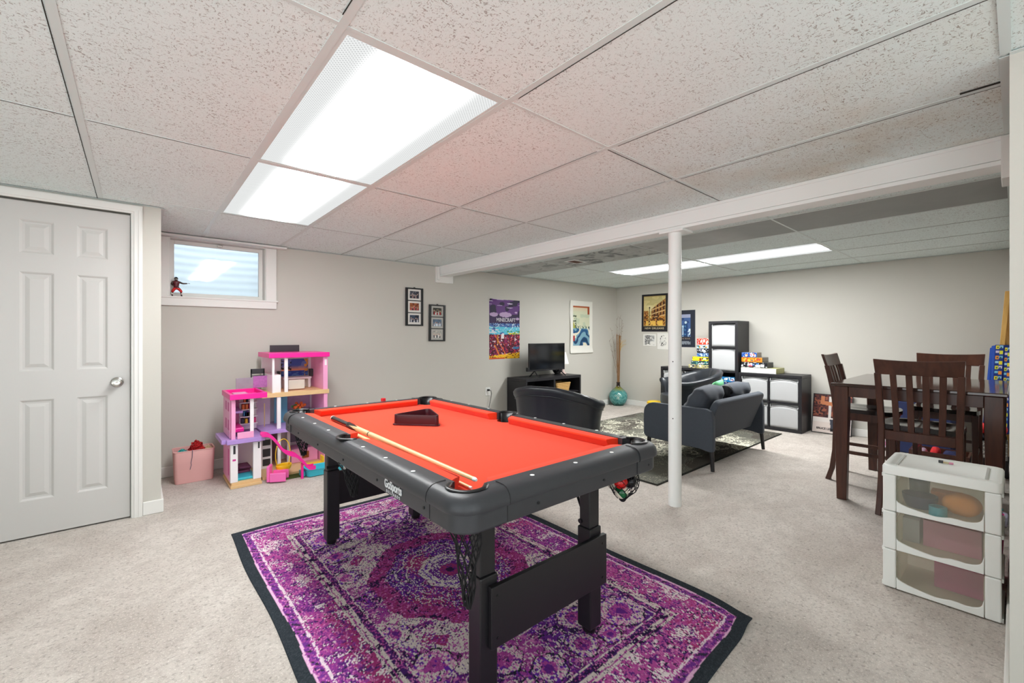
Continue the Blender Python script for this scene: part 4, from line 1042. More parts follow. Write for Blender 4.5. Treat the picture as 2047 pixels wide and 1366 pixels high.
# ---- outlet with plug and cord
r = empty('wall_outlet', (3.622, YB, .392), 0, 'white wall outlet with a black plug and hanging cord', 'outlet')
MB().box(-.040, .040, -.006, -.0005, 0, .112).build('cover_plate', MAT['white'], r, bevel=.002)
MB().box(-.016, .016, -.008, -.006, .014, .046).build('socket', M('outlet_face', (214, 212, 206), .4), r, bevel=.001)
b = MB().box(-.014, .014, -.035, -.006, .064, .090); b.build('plug', MAT['black'], r, bevel=.004)
pts = [(.0, -.036, .078), (.02, -.05, .07), (.035, -.045, .03), (.03, -.03, -.05), (.01, -.022, -.15), (.0, -.022, -.25), (.05, -.024, -.34), (.2, -.022, -.38)]
MB().tube(pts, .004, 7).build('cord', MAT['black'], r, smooth=True)

# ---- media stand
blk = M('black_brown_laminate', (30, 29, 33), .45, var=.08, nscale=12, bump=.03, bscale=100, stretch=(1, 1, .15))
SX0, SX1, SY0, SY1, SZ = 3.955, 5.085, 4.32, 4.712, .622
r = empty('media_stand', ((SX0 + SX1) / 2, (SY0 + SY1) / 2, 0), 0, 'low black open media stand under the television', 'tv stand')
def S(name, *q, par=None): return MB().box(*q).build(name, blk, par or r, world=True, bevel=.0015)
S('top', SX0, SX1, SY0, SY1, SZ - .04, SZ); S('side_panel', SX0, SX0 + .03, SY0, SY1, .0, SZ - .041); S('side_panel', SX1 - .03, SX1, SY0, SY1, .0, SZ - .041)
S('bottom', SX0 + .031, SX1 - .031, SY0, SY1, .03, .065); S('divider', 4.495, 4.53, SY0, SY1, .066, SZ - .041); S('back_panel', SX0 + .031, SX1 - .031, SY1 - .012, SY1, .066, SZ - .041)
S('shelf', SX0 + .031, 4.494, SY0 + .02, SY1 - .013, .352, .372); S('shelf', 4.531, SX1 - .031, SY0 + .02, SY1 - .013, .366, .386)
wick = M('woven_seagrass', (206, 166, 104), .8, var=.25, nscale=60, bump=.4, bscale=120)
r = empty('wicker_basket', (4.76, 4.47, .3865), 0, 'tan woven basket on the right shelf of the media stand', 'basket')
b = MB(); b.rings([rb(.26, .17, 0, .02), rb(.30, .20, .11, .025), rb(.305, .205, .135, .025), rb(.285, .185, .135, .02), rb(.25, .16, .01, .02)], cap=True); b.build('body', wick, r, smooth=True)
b = MB()
for k in range(6): b.tube([(x, y, .012 + k * .022) for x, y, _ in rr(.1325 + k * .0042, .0875 + k * .0034, .024, 0, 5)], .0055, 5, loop=True)
b.build('weave', wick, r, smooth=True)
b = MB()
for s in (-1, 1): b.tube([(s * .155, -.04, .10), (s * .168, -.03, .112), (s * .168, .03, .112), (s * .155, .04, .10)], .005, 6)
b.build('handle', wick, r, smooth=True)
for (x, y, w_, d_, h_, c, lb, nm) in ((4.105, 4.46, .22, .2, .075, (112, 114, 120), 'grey game console box on the left shelf of the media stand', 'console_box'), (4.33, 4.47, .2, .16, .03, (150, 152, 158), 'flat silver device beside the grey box in the media stand', 'media_player')):
    r = empty(nm, (x, y, .3725), 0, lb, 'electronics'); MB().box(-w_ / 2, w_ / 2, -d_ / 2, d_ / 2, 0, h_).build('case', M(nm + '_case', c, .35), r, bevel=.004); MB().box(-w_ / 2 + .02, w_ / 2 - .02, -d_ / 2 - .001, -d_ / 2 + .001, h_ * .35, h_ * .6).build('front_slot', MAT['black'], r)

# ---- television
r = empty('television', (4.50, 4.46, SZ), 0, 'flat black television on the media stand', 'television')
MB().box(-.365, .365, -.012, .012, .085, .478).build('bezel', MAT['black'], r, bevel=.004)
MB().box(-.352, .352, -.0135, -.0121, .108, .468).build('screen', MAT['gloss'], r)
MB().box(-.25, .25, .012, .05, .11, .36).build('rear_housing', MAT['black'], r, bevel=.015)
MB().box(-.39, -.366, -.01, .03, .085, .14).build('side_box', MAT['black'], r, bevel=.004)
for s in (-1, 1):
    b = MB(); b.tube([(s * .25, 0, .088), (s * .275 , -.11, .006)], .008, 6); b.tube([(s * .25, 0, .088), (s * .26, .09, .006)], .008, 6); b.build('leg', MAT['black'], r)
MB().box(-.012, .012, -.0142, -.0122, .092, .098).build('badge', MAT['steel'], r)
# ---- speaker, lamp
r = empty('round_speaker', (4.825, 4.565, SZ), 0, 'round black speaker behind the right edge of the television', 'speaker')
b = MB(); b.lathe([(.01, -.045), (.07, -.04), (.082, -.02), (.082, .02), (.07, .04), (.01, .045)], 28); b.xf(Matrix.Translation((0, 0, .090)) @ Matrix.Rotation(pi / 2, 4, 'X')); b.build('body', MAT['black'], r, smooth=True)
MB().lathe([(.05, .0005), (.052, .01), (.03, .016), (.028, .02)], 24).build('base', MAT['black'], r, smooth=True)
r = empty('table_lamp', (5.0, 4.61, SZ), 0, 'small table lamp with a white cone shade behind the television', 'lamp')
MB().lathe([(.05, .0005), (.052, .01), (.03, .02), (.02, .06), (.03, .10), (.018, .15), (.008, .16)], 24).build('base', M('pale_pink_ceramic', (226, 200, 192), .3), r, smooth=True)
MB().lathe([(.092, .155), (.045, .335), (.043, .335), (.09, .155)], 32, cap=False).build('lamp_shade', M('white_lamp_fabric', (236, 232, 230), .8), r, smooth=True)

# ---- floor vase with branches in the corner
r = empty('floor_vase', (6.355, 4.555, 0), 0, 'round teal glazed floor vase with dried branches in the corner', 'vase')
t = NT('teal_reactive_glaze'); vo = t.coord(); sx2 = t.n('ShaderNodeSeparateXYZ'); t.l(vo, sx2.inputs[0]); n = t.ramp(t.noise(vo, 26, 5, .65), .3, .7)
zz = t.math('ADD', sx2.outputs[2], t.math('MULTIPLY', t.math('SUBTRACT', n, .5), .05))
c = t.mix(t.ramp(zz, .245, .30), t.mix(n, rgb(34, 108, 112), rgb(104, 172, 166)), rgb(122, 124, 52)); c = t.mix(t.ramp(zz, .30, .335), c, rgb(40, 28, 24)); c = t.mix(t.ramp(zz, .06, .02), c, rgb(40, 84, 76))
glz = t.done(t.pbr(c, .12).outputs[0])
MB().lathe([(.092, .001), (.10, .008), (.13, .06), (.155, .12), (.158, .165), (.145, .215), (.11, .262), (.066, .298), (.036, .325), (.030, .36), (.031, .395), (.036, .405), (.027, .403), (.024, .36)], 48).build('body', glz, r, smooth=True)
# embossed fleur ornament on the belly, facing the room
b = MB(); fa = math.atan2(-4.555, -6.355)
def onb(s, z, o=.001):
    rad = np.interp(z, [.06, .12, .165, .215, .262], [.13, .155, .158, .145, .11]) + o; a = fa + s / rad; return (rad * cos(a), rad * sin(a), z)
for P in ([(0, .232), (-.012, .20), (0, .165), (.012, .20), (0, .232)], [(-.012, .165), (-.03, .19), (-.05, .20), (-.058, .18), (-.045, .168), (-.04, .182)], [(.012, .165), (.03, .19), (.05, .20), (.058, .18), (.045, .168), (.04, .182)], [(-.025, .158), (.025, .158)], [(0, .152), (-.02, .125), (-.03, .135)], [(0, .152), (.02, .125), (.03, .135)], [(0, .152), (0, .115)]):
    b.tube([onb(s, z) for s, z in P], .0032, 6)
b.build('ornament', M('pale_glaze_relief', (196, 214, 200), .2), r, smooth=True)
dry = M('dry_brown_branch', (112, 82, 56), .8); bam = M('bamboo_cane', (128, 92, 58), .6, var=.3, nscale=20, stretch=(1, 1, 6))
for k, (dx, dy) in enumerate(((-.012, .008), (.008, -.004), (.016, -.012))):
    MB().tube([(dx * .7, dy * .7, .34), (dx * 1.2, dy * 1.2, .8), (dx * 1.6, dy * 1.6, 1.235 - .01 * k)], .009, 8).build('cane', bam, r, smooth=True)
rnd = random.Random(9); u_ = Vector((sin(TH), -cos(TH), 0))
b = MB()
for s, h, lean in ((-.03, 1.50, -.0), (.06, 1.48, .05), (.07, 1.42, .07), (-.12, 1.30, -.10), (-.16, 1.12, -.12), (.02, 1.52, 0)):
    pts = [Vector((0, 0, .36)) + u_ * (s * t ** 1.4 + .004 * sin(t * 9)) + Vector((0, 0, (h - .36) * t)) for t in np.linspace(0, 1, 9)]
    b.tube(pts, [.004 - .003 * t for t in np.linspace(0, 1, 9)], 5)
    for q in pts[5:]:
        b.tube([q, q + u_ * rnd.uniform(-.04, .05) + Vector((0, 0, .05))], .0012, 4); b.sphere(tuple(q + u_ * .01), .005, 6, 4)
b.build('branch', dry, r)
b = MB()
for k in range(26):
    z = 1.0 + rnd.random() * .18; q = u_ * (.03 + .09 * rnd.random()); b.tube([Vector((0, 0, z - .15)) + u_ * .015, Vector((0, 0, z)) + q * .6, Vector((0, 0, z + .02)) + q * 1.2], .0016, 4)
b.build('dried_grass', M('straw_grass', (196, 164, 96), .8), r)

# ================================================================== GREY RUG
def rug_grey(U, V):
    W, L = 2.82, 1.96
    x = (U - .5) * W; y = (V - .5) * L; r1 = RNG.random(U.shape)
    C = np.zeros(U.shape + (3,)) + np.array((100, 99, 91.)); C = lerp(C, (84, 80, 74), vnoise(U, V, 7, 5, 81) > .55)
    M_ = np.zeros(U.shape); nx, ny = U.shape; rnd = random.Random(21)
    def stamp(px_, py_, w=1):
        i = int((px_ / W + .5) * (nx - 1)); j = int((py_ / L + .5) * (ny - 1))
        if 0 <= i < nx - w and 0 <= j < ny - w: M_[i:i + w, j:j + w] = 1
    for k in range(230):
        cx, cy_ = rnd.uniform(-W / 2, W / 2), rnd.uniform(-L / 2, L / 2)
        if (sin(cx * 2.6 + 1) + cos(cy_ * 3.1)) < -.35: continue
        R = rnd.uniform(.05, .13); a0 = rnd.uniform(0, 6.28); d = rnd.choice((-1, 1)); turns = rnd.uniform(1.2, 2.2)
        for s in range(240):
            t = s / 239; rad = R * (1 - .85 * t); a = a0 + d * turns * 6.28 * t
            stamp(cx + rad * cos(a), cy_ + rad * sin(a), 1 if t > .7 else 2)
            if s % 24 == 0 and t < .75:
                for q in range(10): stamp(cx + (rad + .004 * q) * cos(a + .03 * q), cy_ + (rad + .004 * q) * sin(a + .03 * q), 1)
        for l in range(rnd.randrange(2, 5)):
            b0 = a0 + rnd.uniform(0, 6); lx, ly = cx + R * 1.25 * cos(b0), cy_ + R * 1.25 * sin(b0)
            for s in range(40): stamp(lx + .03 * cos(s * .157), ly + .016 * sin(s * .157 + b0), 1)
    C = lerp(C, (206, 203, 184), (M_ > 0) & (r1 > .12)); C = lerp(C, (176, 172, 152), (r1 > .94) & (vnoise(U, V, 12, 9, 82) > .4))
    e = np.minimum(W / 2 - np.abs(x), L / 2 - np.abs(y)); C = lerp(C, (52, 52, 48), e < .012); C *= (.92 + .16 * RNG.random(U.shape))[..., None]
    return C
o = painted('lounge_rug', 2.82, 1.96, 520, 362, rug_grey, MAT['rugg'], None, (4.56, 2.862, .010), 'xy', None, .009)
tag(o, 'dark grey rug with pale scrollwork lying under the sofa and leather chairs', 'rug')

# ================================================================== DARK GREY SOFA
sf = M('charcoal_sofa_fabric', (68, 74, 83), .92, var=.08, nscale=60, bump=.15, bscale=700, sheen=.1)
sfl = M('slate_cushion_fabric', (70, 75, 84), .85, var=.1, nscale=14, bump=.1, bscale=300, sheen=.1)
X0, X1 = 3.802, 4.992; Yb, Yf = 1.735, 2.425
r = empty('sofa', ((X0 + X1) / 2, 2.09, .0105), 0, 'small charcoal grey fabric sofa seen from behind, standing on the grey rug', 'sofa')
def side_poly():
    # (y, z) outline of an arm panel: back edge vertical and tapered to the leg, top front corner rounded
    P = [(Yb + .012, .178), (Yb, .19), (Yb, .26), (Yb, .46)]
    P += [(Yb + .02, .535), (Yb + .07, .553)]
    P += [(Yf - .10, .553)]
    for k in range(7): a = pi / 2 * (1 - k / 6); P.append((Yf - .10 + .10 * cos(a), .453 + .10 * sin(a)))
    P += [(Yf, .24), (Yf - .02, .215), (Yf - .1, .205), (Yb + .12, .192), (Yb + .05, .178)]
    return P
for x in (X0, X1 - .05):
    b = MB(); b.prism(side_poly(), .05, 'x', x); b.build('arm_panel', sf, r, world=True, bevel=.014, seg=3, smooth=True)
# leaning back panel with rounded top corners
b = MB(); ang = math.atan2(.15, .38); n = []
hw, hh = (X1 - X0 - .105) / 2, .405
outl = [(-hw, 0), (hw, 0)] + [(hw - .07 + .07 * cos(a), hh - .07 + .07 * sin(a)) for a in np.linspace(0, pi / 2, 7)] + [(-hw + .07 + .07 * cos(a), hh - .07 + .07 * sin(a)) for a in np.linspace(pi / 2, pi, 7)]
b.prism(outl, .06, 'y', 0); b.xf(Matrix.Translation(((X0 + X1) / 2, 1.855, .235)) @ Matrix.Rotation(ang, 4, 'X'))
b.build('back_panel', sf, r, world=True, bevel=.016, seg=3, smooth=True)
MB().box(X0 + .052, X1 - .052, 1.88, 2.44, .225, .29).build('seat_base', sf, r, world=True, bevel=.012)
MB().box(X0 + .054, X1 - .054, 1.93, 2.475, .292, .405).build('seat_cushion', sfl, r, world=True, bevel=.035, seg=4, smooth=True)
def pillow(w, h, t, loc, rx, rz=0, name='back_cushion', mat=None, lump=.012, seed=0):
    rnd = random.Random(seed); ph = rnd.random() * 6
    def fn(s):
        def f(u, v):
            a = (u - .5) * 2; c = (v - .5) * 2
            e = max(0, 1 - abs(a) ** 4) ** .45 * max(0, 1 - abs(c) ** 4) ** .45
            wr = lump * sin(a * 9 + ph + 3 * c) * e * .5 + lump * .6 * sin(c * 13 + a * 4 + ph)
            return (a * w / 2 * (1 - .04 * c * c), s * (t / 2 * e + wr * e), c * h / 2 * (1 - .05 * a * a))
        return f
    b = MB(); b.grid(fn(1), 26, 20); b.grid(fn(-1), 26, 20)
    bmesh.ops.remove_doubles(b.b, verts=b.b.verts, dist=.0004)
    b.xf(Matrix.Translation(loc) @ Matrix.Rotation(rz, 4, 'Z') @ Matrix.Rotation(rx, 4, 'X'))
    return b.build(name, mat or sfl, r, world=True, smooth='all')
pillow(.50, .42, .20, (4.12, 1.985, .535), ang + .12, .06, seed=1); pillow(.52, .40, .19, (4.68, 1.955, .535), ang + .05, -.03, seed=4)
pillow(.10, .30, .10, (4.42, 1.93, .58), ang + .1, .2, 'strap', MAT['black'], .02, 6)
for x, y, dx, dy in ((X0 + .026, Yb + .028, -.012, -.018), (X1 - .026, Yb + .028, .014, -.018), (X0 + .026, Yf - .05, -.008, .015), (X1 - .026, Yf - .05, .008, .015)):
    b = MB(); b.tube([(x, y, .225), (x + dx, y + dy, .0115)], [.021, .016], 12); b.build('leg', MAT['legm'], r, world=True, smooth=True)
pil = empty('green_pillow', (4.78, 2.165, .42), .2, 'light green pillow peeking over the sofa back', 'pillow')
def gp(s): return lambda u, v: ((u - .5) * .30, s * .06 * (max(0, 1 - abs(2 * u - 1) ** 3) * max(0, 1 - abs(2 * v - 1) ** 3)) ** .5 + .09 * (v - .5) * -1, v * .30)
b = MB(); b.grid(gp(1), 16, 16); b.grid(gp(-1), 16, 16); bmesh.ops.remove_doubles(b.b, verts=b.b.verts, dist=.0004)
b.build('cover', M('mint_green_fabric', (112, 190, 136), .85), pil, smooth='all')

# ================================================================== TUB CHAIRS
lea = NT('black_bonded_leather'); v_ = lea.coord(); nn = lea.noise(v_, 180, 3, .6); lm = lea.done(lea.pbr(lea.mix(lea.noise(v_, 4.0), rgb(28, 31, 36), rgb(40, 44, 50)), .34, 0, lea.bump(nn, .12, .001), .5).outputs[0])
def tub(loc, rz, label, h_back=.765, h_arm=.60):
    r = empty('tub_chair', loc, rz, label, 'armchair', 'black leather tub chairs')
    A = radians(128)
    def hgt(f):
        t = min(1, abs(f) / A); s = max(0, min(1, (t - .12) / .80)); s = s * s * (3 - 2 * s) * .6 + s * .4; return h_back + (h_arm - h_back) * s
    # plan: superellipse, back at -y, open front at +y
    def plan(f, rad):
        a = -pi / 2 + f; c, s = cos(a), sin(a); k = (abs(c) ** 2.6 + abs(s) ** 2.6) ** (-1 / 2.6)
        return (rad * k * c, rad * k * s)
    prof = [(.335, .075), (.340, .25), (.350, .45), (.365, -.075), (.385, -.040), (.388, -.015), (.375, .003), (.350, .006), (.322, -.006), (.305, -.035), (.288, -.09), (.280, .44), (.278, .33)]
    rings = []; NF = 64
    for i in range(NF + 1):
        f = -A + 2 * A * i / NF; h = hgt(f); row = []
        seam = sum(exp(-((f - q) / .018) ** 2) for q in (-1.5, -.75, 0, .75, 1.5)) * .006
        for k, (rad, z) in enumerate(prof):
            zz = z if (0 <= k <= 2 or k >= 11) else h + z
            if k == 2: zz = min(zz, h - .14)
            if k == 11: zz = min(.46, h - .12)
            rr_ = rad - (seam if k in (1, 2, 3, 4) else (seam * .8 if k in (8, 9, 10, 11) else 0))
            x, y = plan(f, rr_); row.append((x, y, zz))
        rings.append(row)
    MB().rings(rings, cap=True, closed=True).build('shell', lm, r, smooth='all')
    b = MB(); b.tube([(*plan(-A + 2 * A * i / 48, .372), hgt(-A + 2 * A * i / 48) - .072) for i in range(49)], .0035, 6); b.build('piping', lm, r, smooth='all')
    b = MB()
    def cq(z, s): return [(*[c * s for c in plan(f, .272)], z) for f in np.linspace(-radians(122), radians(122), 26)] + [(.2 * s, .29 * s + .0, z), (0, .335 * s, z), (-.2 * s, .29 * s, z)]
    b.rings([cq(.30, .96), cq(.31, 1), cq(.40, 1.0), cq(.43, .97), cq(.442, .86)]); b.build('seat_cushion', lm, r, smooth=True)
    b = MB()
    def cb(z, s): return [(*[c * s for c in plan(f, .325)], z) for f in np.linspace(-radians(126), radians(126), 26)] + [(.2 * s, .29 * s, z), (0, .31 * s, z), (-.2 * s, .29 * s, z)]
    b.rings([cb(.075, .98), cb(.08, 1), cb(.296, 1), cb(.299, .98)]); b.build('base', lm, r, smooth=True)
    for x, y in ((-.2, -.24), (.2, -.24), (-.22, .24), (.22, .24)):
        MB().cyl((x, y, .0015), (x, y, .078), .018, .024, 14).build('leg', MAT['black'], r, smooth=True)
    return r
tub((2.88, 2.70, 0.0095), radians(-72), 'black leather tub chair turned its back to the pool table')
tub((5.42, 2.80, .0105), radians(50), 'black leather tub chair between the sofa and the shelves', .765, .62)

# ================================================================== CUBE SHELVES ON THE FAR WALL
XF = 6.155
def unit(name, y0, y1, z1, cols, rows, label):
    r = empty(name, (XF, y1, 0), -pi / 2, label, 'shelf unit', 'black cube shelf units on the far wall')
    w = y1 - y0; dp = XB - bt - .004 - XF; f = .036; t = .018
    def S(n, *q): return MB().box(*q).build(n, blk, r, bevel=.0015)
    S('top', 0, w, 0, dp, z1 - f, z1); S('bottom', 0, w, 0, dp, .001, f); S('side_panel', 0, f, 0, dp, f + .0005, z1 - f - .0005); S('side_panel', w - f, w, 0, dp, f + .0005, z1 - f - .0005)
    S('back_panel', f, w - f, dp - .008, dp, f + .0005, z1 - f - .0005)
    cw = (w - 2 * f - (cols - 1) * t) / cols; ch = (z1 - 2 * f - (rows - 1) * t) / rows
    for c in range(1, cols): x = f + c * cw + (c - 1) * t; S('divider', x, x + t, .002, dp - .009, f + .0005, z1 - f - .0005)
    for c in range(cols):
        for k in range(1, rows): x = f + c * (cw + t); z = f + k * ch + (k - 1) * t; S('shelf', x + .0005, x + cw - .0005, .002, dp - .009, z, z + t)
    def bay(c, k): return (f + c * (cw + t), f + k * (ch + t), cw, ch)          # local x, z of the bay's lower left
    return r, bay
uR, bR = unit('cube_shelf', 1.724, 2.470, .712, 2, 2, 'low black two by two cube shelf nearest the dining table')
uT, bT = unit('shelf_tower', 2.474, 2.874, 1.413, 1, 4, 'tall narrow black shelf tower between the two low units')
uL, bL = unit('cube_shelf', 2.878, 3.622, .735, 2, 2, 'low black two by two cube shelf at the left, behind the tub chair')
wb = M('white_storage_fabric', (186, 187, 188), .6, var=.02, nscale=6); wbd = M('white_box_inside', (190, 192, 192), .7)
def proto_bin(w, h, d, sag):
    r = bpy.data.objects.new('storage_box', None); COL.objects.link(r)
    b = MB()
    # front, sides and back as one sheet with a sagging front rim
    def f(u, v):
        per = [(-w / 2, 0), (w / 2, 0), (w / 2, d), (-w / 2, d)]; L = [w, d, w, d]; s = u * sum(L)
        for k in range(4):
            if s <= L[k] + 1e-9: break
            s -= L[k]
        a = Vector(per[k]); c = Vector(per[(k + 1) % 4]); p = a + (c - a) * (s / L[k])
        top = h - (sag * (1 - .55 * sin(pi * s / L[k])) if k == 0 else 0)
        bul = .005 * sin(pi * s / L[k]) * sin(pi * v) if k == 0 else 0
        return (p.x, p.y - bul, .002 + (top - .002) * v)
    b.grid(f, 64, 8); b.box(-w / 2 + .003, w / 2 - .003, .003, d - .003, .002, .006)
    b.build('body', wb, r, smooth=True, solid=.004)
    b = MB(); b.tube([(-w / 2 + w * i / 16, -.003, h - sag * (1 - .55 * sin(pi * i / 16)) - .002) for i in range(17)], .0042, 6); b.build('rim', wb, r, smooth=True)
    MB().box(-w / 2 + .006, w / 2 - .006, .03, .034, .05, h - .004).build('inner_panel', wbd, r)
    return r
def put(proto, first, u, bay, sag_lbl):
    x, z, w, h = bay; o = proto if first else copy_tree(proto)
    lx, ly = x + w / 2, .012
    o.location = (u.location.x + ly, u.location.y - lx, z + .0008); o.rotation_euler = (0, 0, -pi / 2)
    tag(o, sag_lbl, 'storage box', 'white fabric boxes in the cube shelves'); return o
x, z, w, h = bR(0, 0); pb = proto_bin(w - .012, h - .006, .35, .045)
put(pb, True, uR, bR(0, 1), 'white storage box in the upper left bay of the low shelf nearest the dining table')
put(pb, False, uR, bR(1, 1), 'white storage box in the upper right bay of the low shelf nearest the dining table')
put(pb, False, uR, bR(0, 0), 'white storage box in the lower left bay, just behind the sofa back')
put(pb, False, uR, bR(1, 0), 'white storage box in the lower right bay of the low shelf nearest the dining table')
x, z, w, h = bT(0, 0); pt2 = proto_bin(w - .010, h - .006, .35, .03)
put(pt2, True, uT, bT(0, 3), 'topmost white storage box in the tall shelf tower')
put(pt2, False, uT, bT(0, 2), 'white storage box second from the top in the shelf tower')
put(pb, False, uL, bL(0, 1), 'white storage box upper left in the shelf behind the tub chair')
put(pb, False, uL, bL(1, 1), 'white storage box upper right in the shelf behind the tub chair')

# ---- board games
def game(y0, y1, z0, z1, xf, dp, c, pal, label, seed, side=None):
    """a box lying flat, front edge facing -X"""
    w = y1 - y0; h = z1 - z0
    r = empty('board_game_box', (xf, y1, z0), -pi / 2, label, 'board game', 'board game boxes on the cube shelves')
    MB().box(0, w, 0, dp, .0005, h - .0005).build('box', M('game_box_card_%d' % seed, side or c, .45, var=.12, nscale=22), r, bevel=.0015)
    def fn(U, V):
        C = np.zeros(U.shape + (3,)) + np.array(c, float); rnd = random.Random(seed)
        for k in range(rnd.randrange(5, 9)):
            u0, v0 = rnd.uniform(.08, .92), rnd.uniform(.3, .7); du, dv = rnd.uniform(.03, .10), rnd.uniform(.14, .34)
            m = (np.abs(U - u0) < du) & (np.abs(V - v0) < dv) if rnd.random() < .5 else (((U - u0) / du) ** 2 + ((V - v0) / dv) ** 2 < 1)
            C = lerp(C, pal[k % len(pal)], m)
        C = lerp(C, pal[0], (vnoise(U, V, 22, 5, seed) > .70)); C *= (.94 + .12 * vnoise(U, V, 30, 6, seed + 1))[..., None]
        return C
    painted('front_print', w - .002, h - .003, 60, 18, fn, MAT['paper'], r, (w / 2, -.0012, .0015), solid=.0006)
    return r
L0, L1 = 2.898, 3.062
game(2.885, 3.188, .7355, .786, 6.185, .28, (198, 190, 132), [(60, 66, 90), (230, 226, 214), (140, 130, 70)], 'olive cream game box, bottom of the stack left of the tower', 101)
game(2.885, 3.150, .787, .842, 6.19, .28, (24, 74, 76), [(226, 230, 226), (40, 130, 120), (16, 40, 44)], 'dark green game box, second from bottom left of the tower', 102)
game(2.885, 3.130, .843, .903, 6.19, .28, (246, 222, 36), [(60, 56, 30), (240, 240, 200), (200, 60, 50)], 'bright yellow game box in the stack left of the tower', 103)
game(2.885, 3.066, .904, .957, 6.195, .26, (46, 96, 168), [(206, 222, 240), (30, 60, 120), (120, 170, 220)], 'blue game box just above the yellow one left of the tower', 104)
game(2.885, 3.066, .958, 1.024, 6.195, .26, (22, 24, 36), [(230, 232, 238), (110, 120, 140), (60, 60, 80)], 'black game box in the stack left of the tower', 105)
game(2.885, 3.066, 1.025, 1.078, 6.195, .26, (206, 232, 240), [(40, 44, 50), (210, 160, 60), (90, 190, 200)], 'pale blue game box with dark icons left of the tower', 106)
game(2.885, 3.064, 1.079, 1.172, 6.195, .26, (226, 60, 30), [(246, 240, 232), (250, 150, 30), (190, 30, 30)], 'red orange game box on top of the stack left of the tower', 107)
game(2.02, 2.452, .7125, .782, 6.20, .30, (232, 232, 230), [(236, 236, 234), (228, 228, 226)], 'large white game box lying lowest on the low shelf right of the tower', 108, (170, 168, 110))
game(2.13, 2.452, .783, .853, 6.21, .22, (28, 28, 32), [(232, 232, 236), (220, 90, 110), (60, 120, 190)], 'black game box between white and orange boxes right of the tower', 109)
game(2.19, 2.452, .854, .918, 6.215, .22, (226, 142, 34), [(206, 70, 30), (246, 190, 70), (110, 110, 110)], 'orange game box under the blue one right of the tower', 110, (120, 112, 104))
game(2.257, 2.452, .919, .984, 6.22, .16, (28, 84, 168), [(232, 236, 240), (214, 50, 110), (230, 150, 50)], 'blue game box with bright lettering blobs, top of the stack right of the tower', 111, (140, 130, 120))
x, z, w, h = bT(0, 1)
game(2.53, 2.815, z + .0005, z + .062, 6.19, .30, (214, 216, 214), [(60, 80, 120), (240, 240, 240)], 'grey game box low in the third bay of the tower', 112)
game(2.53, 2.815, z + .19, z + .26, 6.185, .30, (22, 116, 176), [(240, 240, 232), (230, 190, 60), (200, 60, 50)], 'turquoise blue game box in the third bay of the tower', 113)
game(2.53, 2.815, z + .063, z + .189, 6.19, .30, (40, 60, 110), [(220, 222, 230), (90, 110, 150)], 'navy game box in the middle of the third tower bay', 117)
x, z, w, h = bT(0, 0)
game(2.53, 2.815, z + .0005, z + .12, 6.19, .30, (70, 60, 60), [(180, 170, 160), (120, 90, 80)], 'brown game box at the bottom of the tower', 114)
game(2.53, 2.815, z + .121, z + .20, 6.19, .30, (240, 232, 220), [(230, 80, 30), (250, 150, 60)], 'white game box with orange blobs in the bottom tower bay', 115)
game(2.53, 2.815, z + .201, z + .305, 6.185, .30, (226, 64, 26), [(250, 240, 230), (246, 160, 60), (250, 236, 90)], 'red orange game box topmost in the bottom tower bay', 116)

# ---- yellow toy bucket
r = empty('toy_bucket', (6.30, 3.815, 0), .3, 'yellow plastic toy bucket on the carpet left of the shelves', 'toy')
MB().lathe([(.07, .001), (.085, .02), (.115, .12), (.12, .15), (.105, .16), (.05, .17), (.02, .172)], 18).build('body', yel, r, smooth=True)
b = MB(); b.tube([(.118 * cos(a), .118 * sin(a), .125) for a in np.linspace(0, 2 * pi, 25)[:-1]], .008, 6, loop=True); b.build('rim', yel, r, smooth=True)
b = MB(); b.tube([(-.08, -.075, .13), (-.10, -.13, .10), (-.06, -.15, .06), (0, -.14, .05), (.04, -.10, .06)], .012, 8); b.build('handle', yel, r, smooth=True)

# ---- posters on the far wall
def street(U, V):
    n1 = vnoise(U, V, 7, 10, 91); n2 = vnoise(U, V, 20, 30, 92); n3 = vnoise(U, V, 44, 60, 93)
    C = np.zeros(U.shape + (3,)) + np.array((34, 33, 38.)); u = (U - .09) / .82; v = (V - .165) / .765; a = (u > 0) & (u < 1) & (v > 0) & (v < 1)
    P = np.zeros_like(C) + np.array((206, 186, 120)); P = lerp(P, (226, 216, 168), n1 * (v > .5)); P = lerp(P, (176, 160, 100), ((v > .7) & (n1 > .5)) * .5)
    bld = v < (.92 - .55 * (1 - u)) * (u > .35) + .52 * (u <= .35) * (u < .22)
    P = lerp(P, (168, 112, 52), bld); P = lerp(P, (120, 70, 34), bld & (n2 > .58)); P = lerp(P, (206, 160, 90), bld & (n3 > .72))
    for k, y in enumerate((.78, .60, .43)):
        yy = y - .28 * (1 - u) * (1 - k * .22)
        P = lerp(P, (216, 190, 138), bld & (np.abs(v - yy + .07) < .014) & (u > .3)); win = (np.abs(((u * 7) % 1) - .5) < .28) & (v > yy - .045) & (v < yy + .055) & (u > .38); P = lerp(P, (74, 44, 30), bld & win)
    P = lerp(P, (70, 40, 24), (v < .36) & (n2 > .42)); P = lerp(P, (206, 140, 50), (v < .34) & (n3 > .68)); P = lerp(P, (226, 182, 84), (v < .16) & (vnoise(U, V, 14, 4, 94) > .5)); P = lerp(P, (46, 28, 22), (np.abs(u - .27) < .012) & (v < .62) & (v > .1)); P = lerp(P, (46, 28, 22), ((u - .27) / .03) ** 2 + ((v - .62) / .03) ** 2 < 1)
    C = np.where(a[..., None], P, C); fr = ((u > -.02) & (u < 1.02) & (v > -.02) & (v < 1.02)) & ~a; C = lerp(C, (188, 160, 96), fr); return C
r = empty('city_poster', (XB - .0005, 3.975, 1.280), -pi / 2, 'black bordered poster of a golden city street, left of the white post', 'poster'); r.rotation_euler = (0, .012, -pi / 2)
